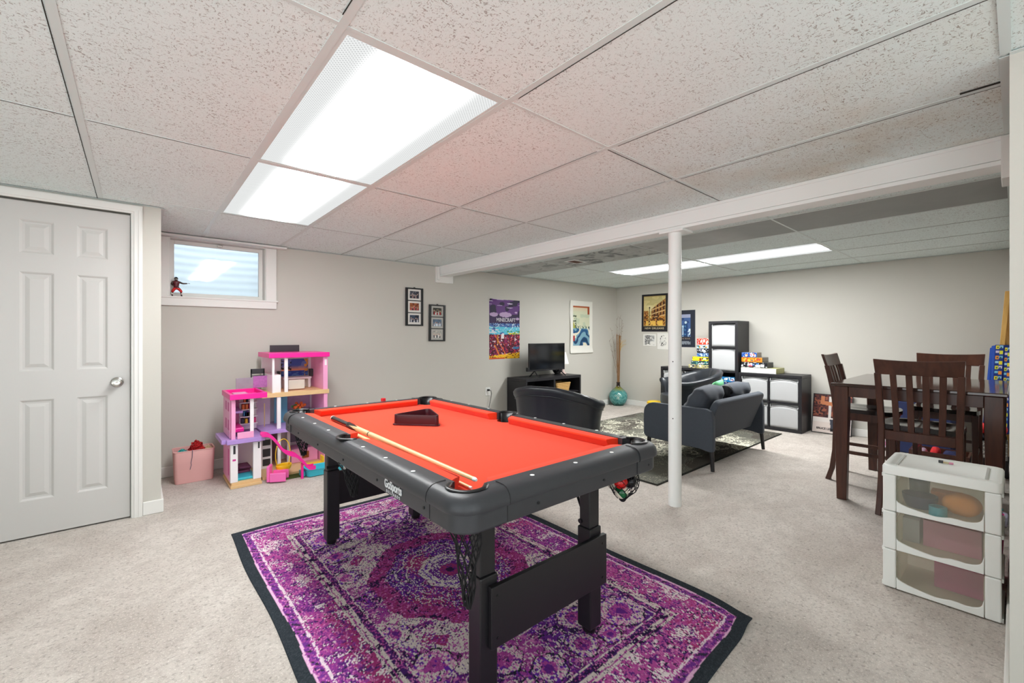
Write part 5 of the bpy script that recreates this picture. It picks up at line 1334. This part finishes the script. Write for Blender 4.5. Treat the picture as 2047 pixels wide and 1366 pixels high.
painted('sheet', .482, .630, 96, 126, street, MAT['paper'], r)
text('lettering', 'NEW ORLEANS', .044, M('cream_lettering', (222, 208, 170), .6), r, (0, -.0022, .055), (pi / 2, 0, 0), .0005, 1.08, space=1.12)
def soldier(U, V):
    n1 = vnoise(U, V, 6, 9, 96); n2 = vnoise(U, V, 18, 26, 97); C = np.zeros(U.shape + (3,)) + np.array((38, 42, 54.)); u = (U - .16) / .66; v = (V - .29) / .60; a = (u > 0) & (u < 1) & (v > 0) & (v < 1)
    P = np.zeros_like(C) + np.array((64, 92, 140)); P = lerp(P, (150, 156, 182), v > .84); P = lerp(P, (40, 64, 108), (v < .84) & (v > .6) & (n1 > .5)); P = lerp(P, (176, 206, 222), (v < .5) & (n1 > .45)); P = lerp(P, (206, 224, 232), (v < .35) & (n2 > .55))
    for cx, s in ((.72, 1.0), (.40, .9), (.15, .8)):
        P = lerp(P, (30, 60, 104), (np.abs(u - cx) < .13 * s * (1 - np.clip(v - .4, 0, 1))) & (v < .60 * s)); P = lerp(P, (70, 120, 160), (np.abs(u - cx + .03) < .05) & (v < .5 * s) & (n2 > .5)); P = lerp(P, (186, 210, 220), ((u - cx) / .07) ** 2 + ((v - .63 * s) / .06) ** 2 < 1)
    C = np.where(a[..., None], P, C)
    for k, y in enumerate((.150, .118, .086)): C = lerp(C, (142, 150, 158), (np.abs(V - y) < .011) & (np.abs(U - .5) < .32) & (vnoise(U, V, 40, 3, 98 + k) > .3))
    return C
r = empty('memorial_poster', (XB - .0005, 3.479, 1.030), -pi / 2, 'dark blue poster of statue like soldiers, partly behind the white post', 'poster')
painted('sheet', .427, .584, 80, 110, soldier, MAT['paper'], r)
text('lettering', 'KOREAN WAR', .034, M('tan_lettering', (150, 128, 108), .6), r, (0, -.0022, .134), (pi / 2, 0, 0), .0005, 1.1, space=1.1)
def sketch(seed, tone):
    def fn(U, V):
        n = vnoise(U, V, 5, 6, seed); n2 = vnoise(U, V, 11, 13, seed + 1); C = np.zeros(U.shape + (3,)) + np.array((224, 222, 216.))
        ins = (U > .12) & (U < .88) & (V > .1) & (V < .9)
        if tone: C = lerp(C, (150, 150, 148), ins & (n > .42)); C = lerp(C, (70, 70, 70), ins & (U < .55) & (n2 > .5)); C = lerp(C, (206, 206, 204), ins & (n2 > .72))
        else:
            q = ((U - .5) / .28) ** 2 + ((V - .5) / .40) ** 2 < 1
            C = lerp(C, (70, 70, 72), q & (np.abs(((n2 * 4) % 1) - .5) < .09)); C = lerp(C, (40, 40, 42), q & (n2 > .80))
        return C
    return fn
r = empty('pencil_sketch', (XB - .0005, 4.062, 1.035), -pi / 2, 'small shaded grey drawing taped below the golden street poster', 'drawing'); painted('sheet', .245, .205, 50, 42, sketch(121, True), MAT['paper'], r)
r = empty('pencil_sketch', (XB - .0005, 3.812, .985), -pi / 2, 'small white paper with black ink line drawing, beside the shaded one', 'drawing'); painted('sheet', .212, .268, 50, 60, sketch(131, False), MAT['paper'], r)

# ---- framed poster leaning on the far wall
r = empty('leaning_poster', (6.415, 1.490, .002), -pi / 2, 'framed martial arts poster standing on the floor, leaning on the far wall', 'poster'); r.rotation_euler = (radians(-12), 0, -pi / 2)
def fighter(U, V):
    n = vnoise(U, V, 9, 10, 141); n2 = vnoise(U, V, 24, 28, 142); C = np.zeros(U.shape + (3,)) + np.array((228, 214, 206.))
    top = V > .40; C = lerp(C, (96, 50, 46), top); C = lerp(C, (150, 86, 66), top & (n > .55)); C = lerp(C, (52, 32, 36), top & (n2 > .62)); C = lerp(C, (222, 216, 212), top & (np.abs(U - .44) < .035) & (V < .96)); C = lerp(C, (222, 216, 212), top & (np.abs(U - .80) < .03)); C = lerp(C, (236, 228, 222), (V > .28) & (V < .40))
    sk = (196, 124, 84); C = lerp(C, sk, (np.abs(V - .78 + .10 * (U - .3)) < .05) & (U > .18) & (U < .74)); C = lerp(C, sk, (np.abs(U - .24) < .05) & (V > .74) & (V < .96)); C = lerp(C, sk, (np.abs(U - .66) < .10) & (V > .50) & (V < .80)); C = lerp(C, sk, ((U - .62) / .07) ** 2 + ((V - .86) / .065) ** 2 < 1); C = lerp(C, (28, 22, 24), ((U - .63) / .075) ** 2 + ((V - .90) / .05) ** 2 < 1)
    C = lerp(C, (64, 66, 78), (np.abs(U - .66 + .35 * np.abs(V - .38)) < .085) & (V > .28) & (V < .52)); C = lerp(C, (64, 66, 78), (np.abs(U - .52 - .15 * (.3 - V)) < .06) & (V > .12) & (V < .36)); C = lerp(C, (30, 28, 30), (np.abs(U - .55) < .07) & (np.abs(V - .09) < .035))
    return C
w_, h_ = .405, .485
MB().box(-w_ / 2, w_ / 2, .001, .012, 0, h_).build('backing', M('frame_backing', (30, 28, 28), .6), r)
b = MB(); b.box(-w_ / 2, -w_ / 2 + .006, -.006, .001, 0, h_).box(w_ / 2 - .006, w_ / 2, -.006, .001, 0, h_).box(-w_ / 2 + .006, w_ / 2 - .006, -.006, .001, h_ - .006, h_).box(-w_ / 2 + .006, w_ / 2 - .006, -.006, .001, 0, .006)
b.build('frame', MAT['black'], r)
painted('sheet', w_ - .014, h_ - .014, 70, 84, fighter, MAT['paper'], r, (0, -.0005, .007), solid=.0008)
text('lettering', 'BRUCE LEE', .034, M('dark_lettering', (40, 34, 36), .6), r, (-.075, -.0022, .058), (pi / 2, 0, 0), .0005, .95, bold=.001)

# ================================================================== COUNTER HEIGHT DINING SET
MAT['esp'] = m_wood('dark_espresso_wood', (64, 36, 27), (88, 51, 37), .30, (1, 1, .12), 22)
MAT['esptop'] = m_wood('polished_espresso_top', (60, 45, 40), (80, 60, 54), .09, (.15, 1, 1), 22)
MAT['espseat'] = M('near_black_seat', (30, 25, 24), .16, var=.1)
TX0, TX1, TY0, TY1, TZ = 3.878, 5.055, .032, .902, .856
r = empty('dining_table', ((TX0 + TX1) / 2, (TY0 + TY1) / 2, 0), 0, 'dark wooden counter height table near the right wall', 'table')
def Wd(n, *q, par=None, mat=None, bev=.003): return MB().box(*q).build(n, mat or MAT['esp'], par or r, world=True, bevel=bev)
Wd('tabletop', TX0, TX1, TY0, TY1, TZ - .022, TZ, mat=MAT['esptop'], bev=.005)
i_ = .018; lw = .082
for x0 in (TX0 + i_, TX1 - i_ - lw):
    for y0 in (TY0 + i_, TY1 - i_ - lw):
        b = MB(); z1 = TZ - .0225
        b.rings([[(x0 + s, y0 + s, z), (x0 + lw - s, y0 + s, z), (x0 + lw - s, y0 + lw - s, z), (x0 + s, y0 + lw - s, z)] for s, z in ((.011, .001), (.006, .35), (0, .7), (0, z1))])
        b.build('leg', MAT['esp'], r, world=True, bevel=.004)
az0, az1 = TZ - .098, TZ - .0225
Wd('apron', TX0 + i_ + .012, TX0 + i_ + .032, TY0 + i_ + lw, TY1 - i_ - lw, az0, az1); Wd('apron', TX1 - i_ - .032, TX1 - i_ - .012, TY0 + i_ + lw, TY1 - i_ - lw, az0, az1)
Wd('apron', TX0 + i_ + lw, TX1 - i_ - lw, TY0 + i_ + .012, TY0 + i_ + .032, az0, az1); Wd('apron', TX0 + i_ + lw, TX1 - i_ - lw, TY1 - i_ - .032, TY1 - i_ - .012, az0, az1)

def counter_chair():
    """local frame: sitter faces +Y, origin on the floor under the seat"""
    r = bpy.data.objects.new('counter_chair', None); COL.objects.link(r)
    hw = .186
    def post(s):
        P = [(-.225, .001), (-.196, .10), (-.178, .25), (-.170, .45), (-.170, .60), (-.186, .74), (-.214, .88), (-.230, .953)]
        rg = []
        for k, (y, z) in enumerate(P):
            w2 = .017 if z > .5 else .016; d2 = .020 if .3 < z < .8 else .018; x = s * (hw + (.014 * max(0, (z - .6) / .42)) + (.008 * max(0, (.25 - z) / .25)))
            rg.append([(x - w2, y - d2, z), (x + w2, y - d2, z), (x + w2, y + d2, z), (x - w2, y + d2, z)])
        MB().rings(rg).build('leg', MAT['esp'], r, bevel=.004, smooth=True)
    for s in (-1, 1):
        post(s)
        MB().rings([[(s * .175 - q, .165 - q, z), (s * .175 + q, .165 - q, z), (s * .175 + q, .165 + q, z), (s * .175 - q, .165 + q, z)] for q, z in ((.014, .001), (.017, .3), (.02, .572))]).build('leg', MAT['esp'], r, bevel=.003)
    # scooped seat with a rounded front
    def seat(top):
        def f(u, v):
            a = (u - .5) * 2; c = v; w = .205 - .012 * (1 - c) + (.0 if c < .7 else -.03 * ((c - .7) / .3) ** 2)
            x = a * w; y = -.165 + .385 * c - (.035 * a * a if c > .5 else 0) * (c - .5) * 2
            z = .606 - .010 * exp(-((abs(a) - .42) / .3) ** 2) * sin(pi * min(1, c * 1.1)) if top else .575
            return (x, y, z)
        return f
    b = MB(); b.grid(seat(True), 20, 18); b.grid(seat(False), 20, 18)
    # side skirt of the seat
    def edge(k, top): 
        f = seat(top); n = 76; k = k % n
        if k < 20: return f(k / 20, 0)
        if k < 38: return f(1, (k - 20) / 18)
        if k < 58: return f(1 - (k - 38) / 20, 1)
        return f(0, 1 - (k - 58) / 18)
    b.rings([[edge(k, False) for k in range(76)], [edge(k, True) for k in range(76)]], cap=False)
    bmesh.ops.remove_doubles(b.b, verts=b.b.verts, dist=.0002)
    b.build('seat', MAT['espseat'], r, smooth=True)
    MB().box(-.155, .155, .150, .170, .515, .574).build('apron', MAT['esp'], r)
    for s in (-1, 1): MB().box(s * .175 - .009, s * .175 + .009, -.15, .145, .515, .574).build('apron', MAT['esp'], r)
    for s in (-1, 1): MB().box(s * .178 - .009, s * .178 + .009, -.165, .152, .235, .262).build('stretcher', MAT['esp'], r, bevel=.002)
    MB().box(-.158, .158, .158, .174, .165, .195).build('stretcher', MAT['esp'], r, bevel=.002)
    MB().box(-.168, .168, -.188, -.172, .29, .315).build('stretcher', MAT['esp'], r, bevel=.002)
    def yb(z): return float(np.interp(z, [.45, .60, .74, .88, 1.05], [-.170, -.170, -.186, -.214, -.262]))
    def rail(name, z0, z1, hw0, hw1, bow):
        rg = []; n = 12
        for i in range(n + 1):
            a = i / n * 2 - 1; q = -bow * (1 - a * a)
            rg.append([(a * hw0, yb(z0) + q - .009, z0), (a * hw1, yb(z1) + q - .009, z1 - (.010 * (1 - a * a) if name == 'crest_rail' else 0)), (a * hw1, yb(z1) + q + .011, z1 - (.010 * (1 - a * a) if name == 'crest_rail' else 0)), (a * hw0, yb(z0) + q + .011, z0)])
        MB().rings(rg).build(name, MAT['esp'], r, bevel=.004, smooth=True)
    rail('crest_rail', .945, 1.048, .209, .216, .012); rail('back_rail', .505, .568, .172, .172, .004)
    for k in range(4):
        x0 = -.108 + .072 * k; rg = []
        for z in (.566, .65, .74, .82, .89, .949):
            x = x0 * (1 + .10 * (z - .56) / .4); w2 = .0165; q = -.008 * (1 - (x0 / .19) ** 2) * (z - .56) / .4
            rg.append([(x - w2, yb(z) + q - .006, z), (x + w2, yb(z) + q - .006, z), (x + w2, yb(z) + q + .006, z), (x - w2, yb(z) + q + .006, z)])
        MB().rings(rg).build('slat', MAT['esp'], r, bevel=.002, smooth=True)
    return r
cc = counter_chair()
G = 'counter height chairs round the dark table'
cc.location = (3.99, .415, 0); cc.rotation_euler = (0, 0, -pi / 2); tag(cc, 'dark slat back counter chair nearest the camera, its back behind the white drawer unit', 'chair', G)
for loc, rz, lb in (((4.59, .815, 0), pi, 'dark counter chair on the left side of the table, facing right'), ((5.165, .39, 0), pi / 2, 'dark counter chair at the far end of the table, against the end wall')):
    c = copy_tree(cc); c.location = loc; c.rotation_euler = (0, 0, rz); tag(c, lb, 'chair', G)

# ================================================================== WHITE DRAWER UNIT
CW, CD, CH = .388, .345, .586
r = empty('drawer_unit', (2.70, .425, .001), -pi / 2, 'white plastic three drawer unit with clear fronts at the right edge', 'drawers')
cpl = M('white_drawer_plastic', (236, 238, 234), .35, var=.015); fro = m_frosted('frosted_drawer_plastic', (226, 223, 212), .80); froB = m_frosted('frosted_side_plastic', (232, 229, 216), .35)
b = MB()
def lid(o, z): return [(x + CW / 2, y + CD / 2, z) for x, y, _ in rr(CW / 2 - o, CD / 2 - o, .022, 0, 5)]
b.rings([lid(0, CH - .044), lid(0, CH - .012), lid(.004, CH - .003), lid(.012, CH), lid(.03, CH - .001), lid(.034, CH - .005)]); b.build('lid', cpl, r, smooth=True)
b = MB().box(.045, .053, .05, CD - .05, CH - .0049, CH - .0015).box(CW - .053, CW - .045, .05, CD - .05, CH - .0049, CH - .0015); b.build('lid_rib', M('grey_rib_shadow', (196, 198, 194), .4), r)
zr = [.004, .186, .366, CH - .045]
for k in range(3):
    z0, z1 = zr[k], zr[k + 1]
    for x0, x1 in ((.004, .052), (CW - .052, CW - .004)):
        MB().box(x0, x1, .002, .060, z0 + .0012, z1 - .0012).build('front_post', cpl, r, bevel=.006, seg=3)
    b = MB()
    for x0, x1 in ((.008, .030), (CW - .030, CW - .008)): b.box(x0, x1, CD - .05, CD - .004, z0, z1)
    b.build('rear_post', cpl, r, bevel=.003)
    b = MB(); b.box(-.002, .012, .020, CD - .01, z1 - .018, z1 - .001).box(CW - .012, CW + .002, .020, CD - .01, z1 - .018, z1 - .001).box(.012, CW - .012, CD - .016, CD - .006, z1 - .018, z1 - .001)
    if k == 0: b.box(-.002, .012, .02, CD - .01, .001, .02).box(CW - .012, CW + .002, .02, CD - .01, .001, .02)
    b.build('tier_frame', cpl, r, bevel=.002)
    b = MB().box(.010, .0135, .062, CD - .052, z0 + .02, z1 - .02).box(CW - .0135, CW - .010, .062, CD - .052, z0 + .02, z1 - .02)
    b.build('side_panel', froB, r)
    dx0, dx1 = .0535, CW - .0535
    dr = MB().box(dx0, dx1, .012, .0145, z0 + .012, z1 - .003).build('drawer', fro, r)
    MB().box(dx0, dx1, .0146, CD - .03, z0 + .012, z0 + .015).box(dx0, dx0 + .002, .0146, CD - .03, z0 + .0151, z1 - .03).box(dx1 - .002, dx1, .0146, CD - .03, z0 + .0151, z1 - .03).box(dx0 + .002, dx1 - .002, CD - .032, CD - .03, z0 + .0151, z1 - .03).build('tray', froB, dr)
    # moulded white lip with the wavy lower edge of the window
    n = 48; P = []
    for i in range(n + 1):
        q = i / n; x = dx0 + (dx1 - dx0) * q
        e = float(np.interp(q, [0, .02, .07, .15, .245, .35, .466, .55, .636, .72, .805, .88, .93, .965, .99, 1], [.058, .050, .042, .035, .030, .025, .0215, .024, .030, .0305, .028, .031, .036, .043, .058, .078]))
        P.append((x, z0 + e))
    MB().prism([(dx0, z0 + .003), (dx1, z0 + .003)] + P[::-1], .010, 'y', .001).build('drawer_lip', cpl, dr, bevel=.002, smooth=True)
def W(x, y): return (2.70 + y, .425 - x)        # unit-local to world
zt = zr[2] + .0162
def simple(name, label, cat, mb, mat, loc, smooth=True, grp=None):
    o = mb.build(name, mat, smooth=smooth); o.location = loc; tag(o, label, cat, grp); return o
simple('dark_bowl', 'dark blue bowl seen through the top drawer of the white unit', 'bowl', MB().lathe([(.03, .0005), (.05, .004), (.062, .04), (.064, .062), (.060, .062), (.046, .010), (.02, .006)], 28), M('navy_bowl', (44, 60, 92), .4), (*W(.122, .12), zt))
r2 = empty('clear_jar', (*W(.105, .27), zt), 0, 'clear lidded jar at the back of the top drawer', 'jar'); MB().lathe([(.032, .0005), (.036, .005), (.040, .095), (.036, .10)], 24).build('body', M('smoky_jar', (110, 130, 140), .2), r2, smooth=True); MB().lathe([(.041, .1005), (.042, .118), (.038, .121)], 24).build('lid', M('blue_grey_lid', (84, 104, 118), .4), r2, smooth=True)
simple('tape_roll', 'teal tape roll in the middle of the top drawer', 'tape', MB().lathe([(.020, .0005), (.031, .0005), (.031, .04), (.020, .04)], 28, cap=False), M('teal_tape', (52, 158, 178), .35), (*W(.190, .055), zt))
def lump(w, d, h, seed):
    rnd = random.Random(seed); p = rnd.random() * 6
    return MB().grid(lambda u, v: (w / 2 * sin(pi * v) * cos(2 * pi * u) * (1 + .12 * sin(3 * 2 * pi * u + p)), d / 2 * sin(pi * v) * sin(2 * pi * u), h / 2 - h / 2 * cos(pi * v) + .004 * sin(5 * pi * u + p) * sin(pi * v)), 28, 14, True)
simple('orange_fabric', 'folded orange felt at the right of the top drawer', 'fabric', lump(.105, .13, .10, 3), M('orange_felt_cloth', (226, 148, 70), .9, var=.15, nscale=30), (*W(.262, .12), zt + .004), 'all')
simple('orange_card', 'orange card stack behind the teal tape roll', 'paper', MB().box(-.035, .035, -.05, .05, 0, .075), M('orange_card', (222, 136, 78), .7), (*W(.205, .21), zt), False)
zt1 = zr[1] + .0162
simple('pink_paper', 'faded pink paper pack in the middle drawer', 'paper', MB().box(-.07, .07, -.095, .095, 0, .12), M('dusty_pink_paper', (206, 140, 164), .8), (*W(.228, .20), zt1 + .001), False)
simple('grey_paper', 'pale grey paper pack in the middle drawer', 'paper', MB().box(-.07, .07, -.03, .03, 0, .11), M('pale_grey_paper', (176, 182, 186), .8), (*W(.090, .20), zt1 + .001), False)
zt0 = zr[0] + .0162
simple('mauve_paper', 'mauve paper pack in the bottom drawer of the white unit', 'paper', MB().box(-.06, .06, -.08, .08, 0, .125), M('mauve_paper', (188, 96, 140), .8), (*W(.25, .20), zt0), False)
# bead bracelet on the lid
r2 = empty('bead_charm', (2.944, .225, .5825), 0, 'small beaded charm lying on the white drawer unit lid', 'beads')
b = MB(); b.cyl((0, .024, .0075), (0, .008, .0075), .007, seg=12); b.build('dark_bead', M('black_white_bead', (60, 60, 62), .4, var=.6, nscale=300), r2, smooth=True)
b = MB(); b.cyl((0, .008, .006), (0, -.012, .005), .0045, seg=10); b.build('clear_bead', M('gold_clear_bead', (196, 180, 140), .2, var=.4, nscale=300), r2, smooth=True)
b = MB(); b.cyl((0, -.012, .0055), (0, -.027, .0055), .005, seg=10); b.build('pink_bead', M('pink_bead', (214, 140, 170), .3, var=.3, nscale=300), r2, smooth=True)
# magenta bin wedged behind the unit
r2 = empty('magenta_bin', (3.19, .125, .001), 0, 'magenta plastic bin wedged behind the white drawer unit at the wall', 'bin')
mg = M('magenta_plastic', (206, 16, 116), .3)
b = MB(); b.rings([rb(.20, .15, 0, .02), rb(.225, .175, .30, .02), rb(.23, .18, .305, .02), rb(.21, .16, .30, .02), rb(.19, .14, .01, .02)]); b.build('body', mg, r2, smooth=True)
MB().tube([(x, y, .303) for x, y, _ in rr(.116, .091, .02, 0, 5)], .007, 6, loop=True).build('rim', M('pale_lilac_rim', (190, 186, 210), .35), r2, smooth=True)
tangle('teal_toy_pile', (3.19, .115, .290), .07, .13, (60, 160, 164), 'teal and grey toy tangle poking out of the magenta bin', 24, .007, 14)

# ================================================================== STORAGE BEHIND AND UNDER THE TABLE
r = empty('navy_chest', (6.15, .64, 0), 0, 'navy blue fabric chest against the end wall behind the table', 'chest')
nv = M('navy_fabric', (36, 46, 88), .85, bump=.1, bscale=500)
MB().box(-.18, .34, -.23, .19, .002, .53).build('body', nv, r, bevel=.012); MB().box(-.185, .345, -.235, .195, .532, .585).build('lid', nv, r, bevel=.012)
r = empty('toy_carton', (5.96, .935, 0), -pi / 2, 'white toy carton with blue and pink print beside the far table leg', 'box')
MB().box(-.085, .085, 0, .30, .001, .30).build('carton', M('white_carton', (232, 230, 232), .6), r, bevel=.002)
def toyp(U, V):
    C = np.zeros(U.shape + (3,)) + np.array((234, 232, 236.)); n = vnoise(U, V, 6, 9, 151); C = lerp(C, (30, 150, 206), (np.abs(V - .58 + .1 * np.sin(U * 6)) < .05) & (U > .1)); C = lerp(C, (236, 150, 196), (V < .3) & (n > .5)); C = lerp(C, (206, 190, 226), V < .12); C = lerp(C, (236, 180, 200), (V > .75) & (n > .66)); C = lerp(C, (70, 60, 90), (np.abs(V - .9) < .03) & (U > .5)); return C
painted('print', .168, .297, 34, 60, toyp, MAT['paper'], r, (0, -.0012, .0025), solid=.0006)
r = empty('clothes_crate', (5.66, .47, 0), 0, 'low dark brown crate holding folded clothes under the far chair', 'crate')
b = MB(); b.box(-.14, .14, -.20, .20, .002, .012)
for q in ((-.14, -.125, -.20, .20), (.125, .14, -.20, .20), (-.125, .125, -.20, -.185), (-.125, .125, .185, .20)): b.box(*q, .012, .13)
b.build('body', MAT['esp'], r)
def fold(name, c, loc, w, d, h, label, var=.2, ns=60):
    b = MB(); b.grid(lambda u, v: (w / 2 * (abs(cos(2 * pi * u)) ** .5) * (1 if cos(2 * pi * u) > 0 else -1) * sin(pi * v) ** .3, d / 2 * (abs(sin(2 * pi * u)) ** .5) * (1 if sin(2 * pi * u) > 0 else -1) * sin(pi * v) ** .3, h * v + .006 * sin(7 * u * pi + v * 5) * sin(pi * v)), 32, 10, True)
    o = b.build(name, M(name + '_' + label.split()[0], c, .9, var=var, nscale=ns), smooth='all'); o.location = loc; tag(o, label, 'clothes', 'folded clothes near the table'); return o
fold('folded_clothes', (30, 34, 74), (5.66, .395, .014), .21, .12, .13, 'navy and white patterned clothes at the right of the brown crate', .5, 40)
fold('folded_clothes', (206, 40, 44), (5.66, .50, .014), .20, .07, .15, 'red cloth in the middle of the brown crate')
fold('folded_clothes', (170, 150, 170), (5.66, .60, .014), .2, .09, .125, 'pale mauve cloth at the left of the brown crate')
r = empty('trellis_bin', (5.62, .15, 0), 0, 'grey fabric bin with white trellis pattern behind the right table leg', 'bin')
def trel(U, V):
    C = np.zeros(U.shape + (3,)) + np.array((150, 150, 146.)); x = U * 2.2; y = V * 2.0
    for s in (0, .5): C = lerp(C, (226, 226, 220), np.abs(((x + s + .26 * np.sin(2 * pi * y)) % 1) - .5) < .045)
    return C
MB().box(-.11, .12, -.10, .105, .151, .295).build('body', M('grey_bin_fabric', (150, 150, 146), .9), r, bevel=.006)
MB().box(-.11, .12, -.105, .108, .002, .150).build('plinth', M('dark_shoe_rack', (36, 32, 32), .6), r)
painted('front_print', .203, .142, 60, 50, trel, MAT['paper'], r, (-.1115, .0025, .152), solid=.0006, rot=(0, 0, -pi / 2))
fold('folded_clothes', (24, 22, 30), (5.62, .155, .296), .21, .20, .055, 'black patterned clothes directly on the grey trellis bin', .6, 50)
fold('folded_clothes', (214, 44, 48), (5.62, .15, .352), .21, .20, .085, 'red and white clothes on top of the grey trellis bin', .5, 45)
fold('folded_clothes', (190, 40, 40), (5.465, .155, .002), .08, .17, .10, 'red and white cloth pile lying in front of the grey trellis bin', .6, 50)

# ---- folded play tent leaning in the right corner
r = empty('play_tent', (6.25, .13, 0), 0, 'folded blue play tent with printed trim and wooden poles leaning in the corner', 'tent')
blu = M('royal_blue_cloth', (28, 70, 158), .85, var=.12, nscale=10)
def trim_fn(U, V):
    C = np.zeros(U.shape + (3,)) + np.array((26, 52, 130.)); y = V * 17; k = np.floor(y).astype(int); f = y - k
    pal = np.array([(214, 214, 60), (150, 200, 226), (236, 150, 50), (206, 196, 220), (230, 214, 50), (120, 190, 220)], float)
    for s, c0 in ((0, .30), (1, .70)):
        m = (np.abs(U - c0) < .19) & (np.abs(f - .5) < .34) & (((k + s) % 2 == 0) | (f > .4)); C = np.where(m[..., None], pal[(k + 3 * s) % 6], C)
        C = lerp(C, (30, 90, 70), (np.abs(U - c0) < .08) & (np.abs(f - .5) < .15) & (k % 2 == 0))
    return C
def drape(y0, y1, z1, x0, lean, dep):
    def f(u, v):
        z = .30 + (z1 - .30) * v; y = y0 + (y1 - y0) * u - lean * v; w = (1 - v) * .025
        return (x0 + dep * v + .012 * sin(u * 11 + v * 2) - w, y, z)
    return f
b = MB(); b.grid(lambda u, v: (6.18 + .05 * v + .02 * sin(u * 9), .22 - .175 * u - .05 * v * (1 - u), .28 + (1.115 + .0 * u - .28) * v - .03 * (1 - u) ** 3 * v), 20, 24)
b.build('cloth', blu, r, world=True, smooth='all', solid=.03)
painted('printed_trim', .058, .82, 24, 200, trim_fn, MAT['paper'], r, (6.118 - 6.25, .140 - .13, .30), solid=.012, rot=(radians(-4), 0, -pi / 2), warp=lambda P, U, V: (P.__setitem__((Ellipsis, 0), P[..., 0] + .034 * V), P)[1])
painted('printed_trim', .045, .80, 20, 200, trim_fn, MAT['paper'], r, (6.122 - 6.25, .078 - .13, .30), solid=.010, rot=(radians(-4), 0, -pi / 2), warp=lambda P, U, V: (P.__setitem__((Ellipsis, 0), P[..., 0] + .022 * V), P)[1])
pw = m_wood('knotty_pine_pole', (196, 148, 74), (222, 178, 102), .6, (1, 1, .12), 30)
for k, (ya, yb_, x, zt_) in enumerate(((.165, .057, 6.28, 1.63), (.095, .045, 6.31, 1.52), (.07, .040, 6.34, 1.44))):
    b = MB(); w2 = .017; L = [(x - .05, ya, .002), (x, yb_, zt_)]
    b.rings([[(p[0] - w2, p[1] - w2, p[2]), (p[0] + w2, p[1] - w2, p[2]), (p[0] + w2, p[1] + w2, p[2]), (p[0] - w2, p[1] + w2, p[2])] for p in L]); b.build('pole', pw, r, world=True, bevel=.003)

# ================================================================== WORLD / RENDER SETTINGS
wd = bpy.data.worlds.new('daylight'); SC.world = wd; wd.use_nodes = True
nt = wd.node_tree; bg = nt.nodes.get('Background') or nt.nodes.new('ShaderNodeBackground')
out = nt.nodes.get('World Output') or nt.nodes.new('ShaderNodeOutputWorld'); nt.links.new(bg.outputs[0], out.inputs[0])
# overcast sky above, added brighter fill below the horizon, aimed up at the ceiling
tc = nt.nodes.new('ShaderNodeTexCoord'); sp_ = nt.nodes.new('ShaderNodeSeparateXYZ'); nt.links.new(tc.outputs['Generated'], sp_.inputs[0])
cr = nt.nodes.new('ShaderNodeValToRGB'); ma = nt.nodes.new('ShaderNodeMath'); ma.operation = 'MULTIPLY_ADD'; ma.inputs[1].default_value = .5; ma.inputs[2].default_value = .5
nt.links.new(sp_.outputs[2], ma.inputs[0]); nt.links.new(ma.outputs[0], cr.inputs[0])
el = cr.color_ramp.elements
for p_, c_ in ((.0, (3.2, 3.3, 3.35, 1)), (.485, (3.2, 3.3, 3.35, 1)), (.515, (1.1, 1.2, 1.28, 1)), (.70, (1.3, 1.42, 1.5, 1)), (1.0, (5.6, 5.95, 6.2, 1))):
    if p_ in (0.0, 1.0): e_ = el[0 if p_ == 0 else len(el) - 1]
    else: e_ = el.new(p_)
    e_.color = c_
nt.links.new(cr.outputs[0], bg.inputs[0]); bg.inputs[1].default_value = WORLD
for nm, loc, rot, sx_, sy_ in (('fill_portal_side', (XA - .02, (OY0 + OY1) / 2, 1.02), (0, -pi / 2, 0), OZ1 - OZ0, OY1 - OY0), ('fill_portal_rear', ((OX0 + OX1) / 2, YA - .02, 1.02), (pi / 2, 0, 0), OX1 - OX0, OZ1 - OZ0), ('daylight_portal_window', ((WX0 + WX1) / 2, YB + .14, 1.8), (-pi / 2, 0, 0), WX1 - WX0 - .1, .42)):  # side and rear portals serve the added fill openings
    ld = bpy.data.lights.new(nm, 'AREA'); ld.shape = 'RECTANGLE'; ld.size = sx_; ld.size_y = sy_; ld.cycles.is_portal = True
    lo = bpy.data.objects.new(nm, ld); COL.objects.link(lo); lo.location = loc; lo.rotation_euler = rot
vs = SC.view_settings; SC.display_settings.display_device = 'sRGB'
vs.view_transform = 'Standard'; vs.look = 'None'; vs.exposure = EXPOSURE; vs.gamma = 1.0; vs.use_curve_mapping = False
cy = SC.cycles
cy.max_bounces = 10; cy.diffuse_bounces = 6; cy.glossy_bounces = 4; cy.transparent_max_bounces = 12; cy.transmission_bounces = 6
cy.sample_clamp_indirect = 8.0; cy.caustics_reflective = False; cy.caustics_refractive = False
cy.use_denoising = True
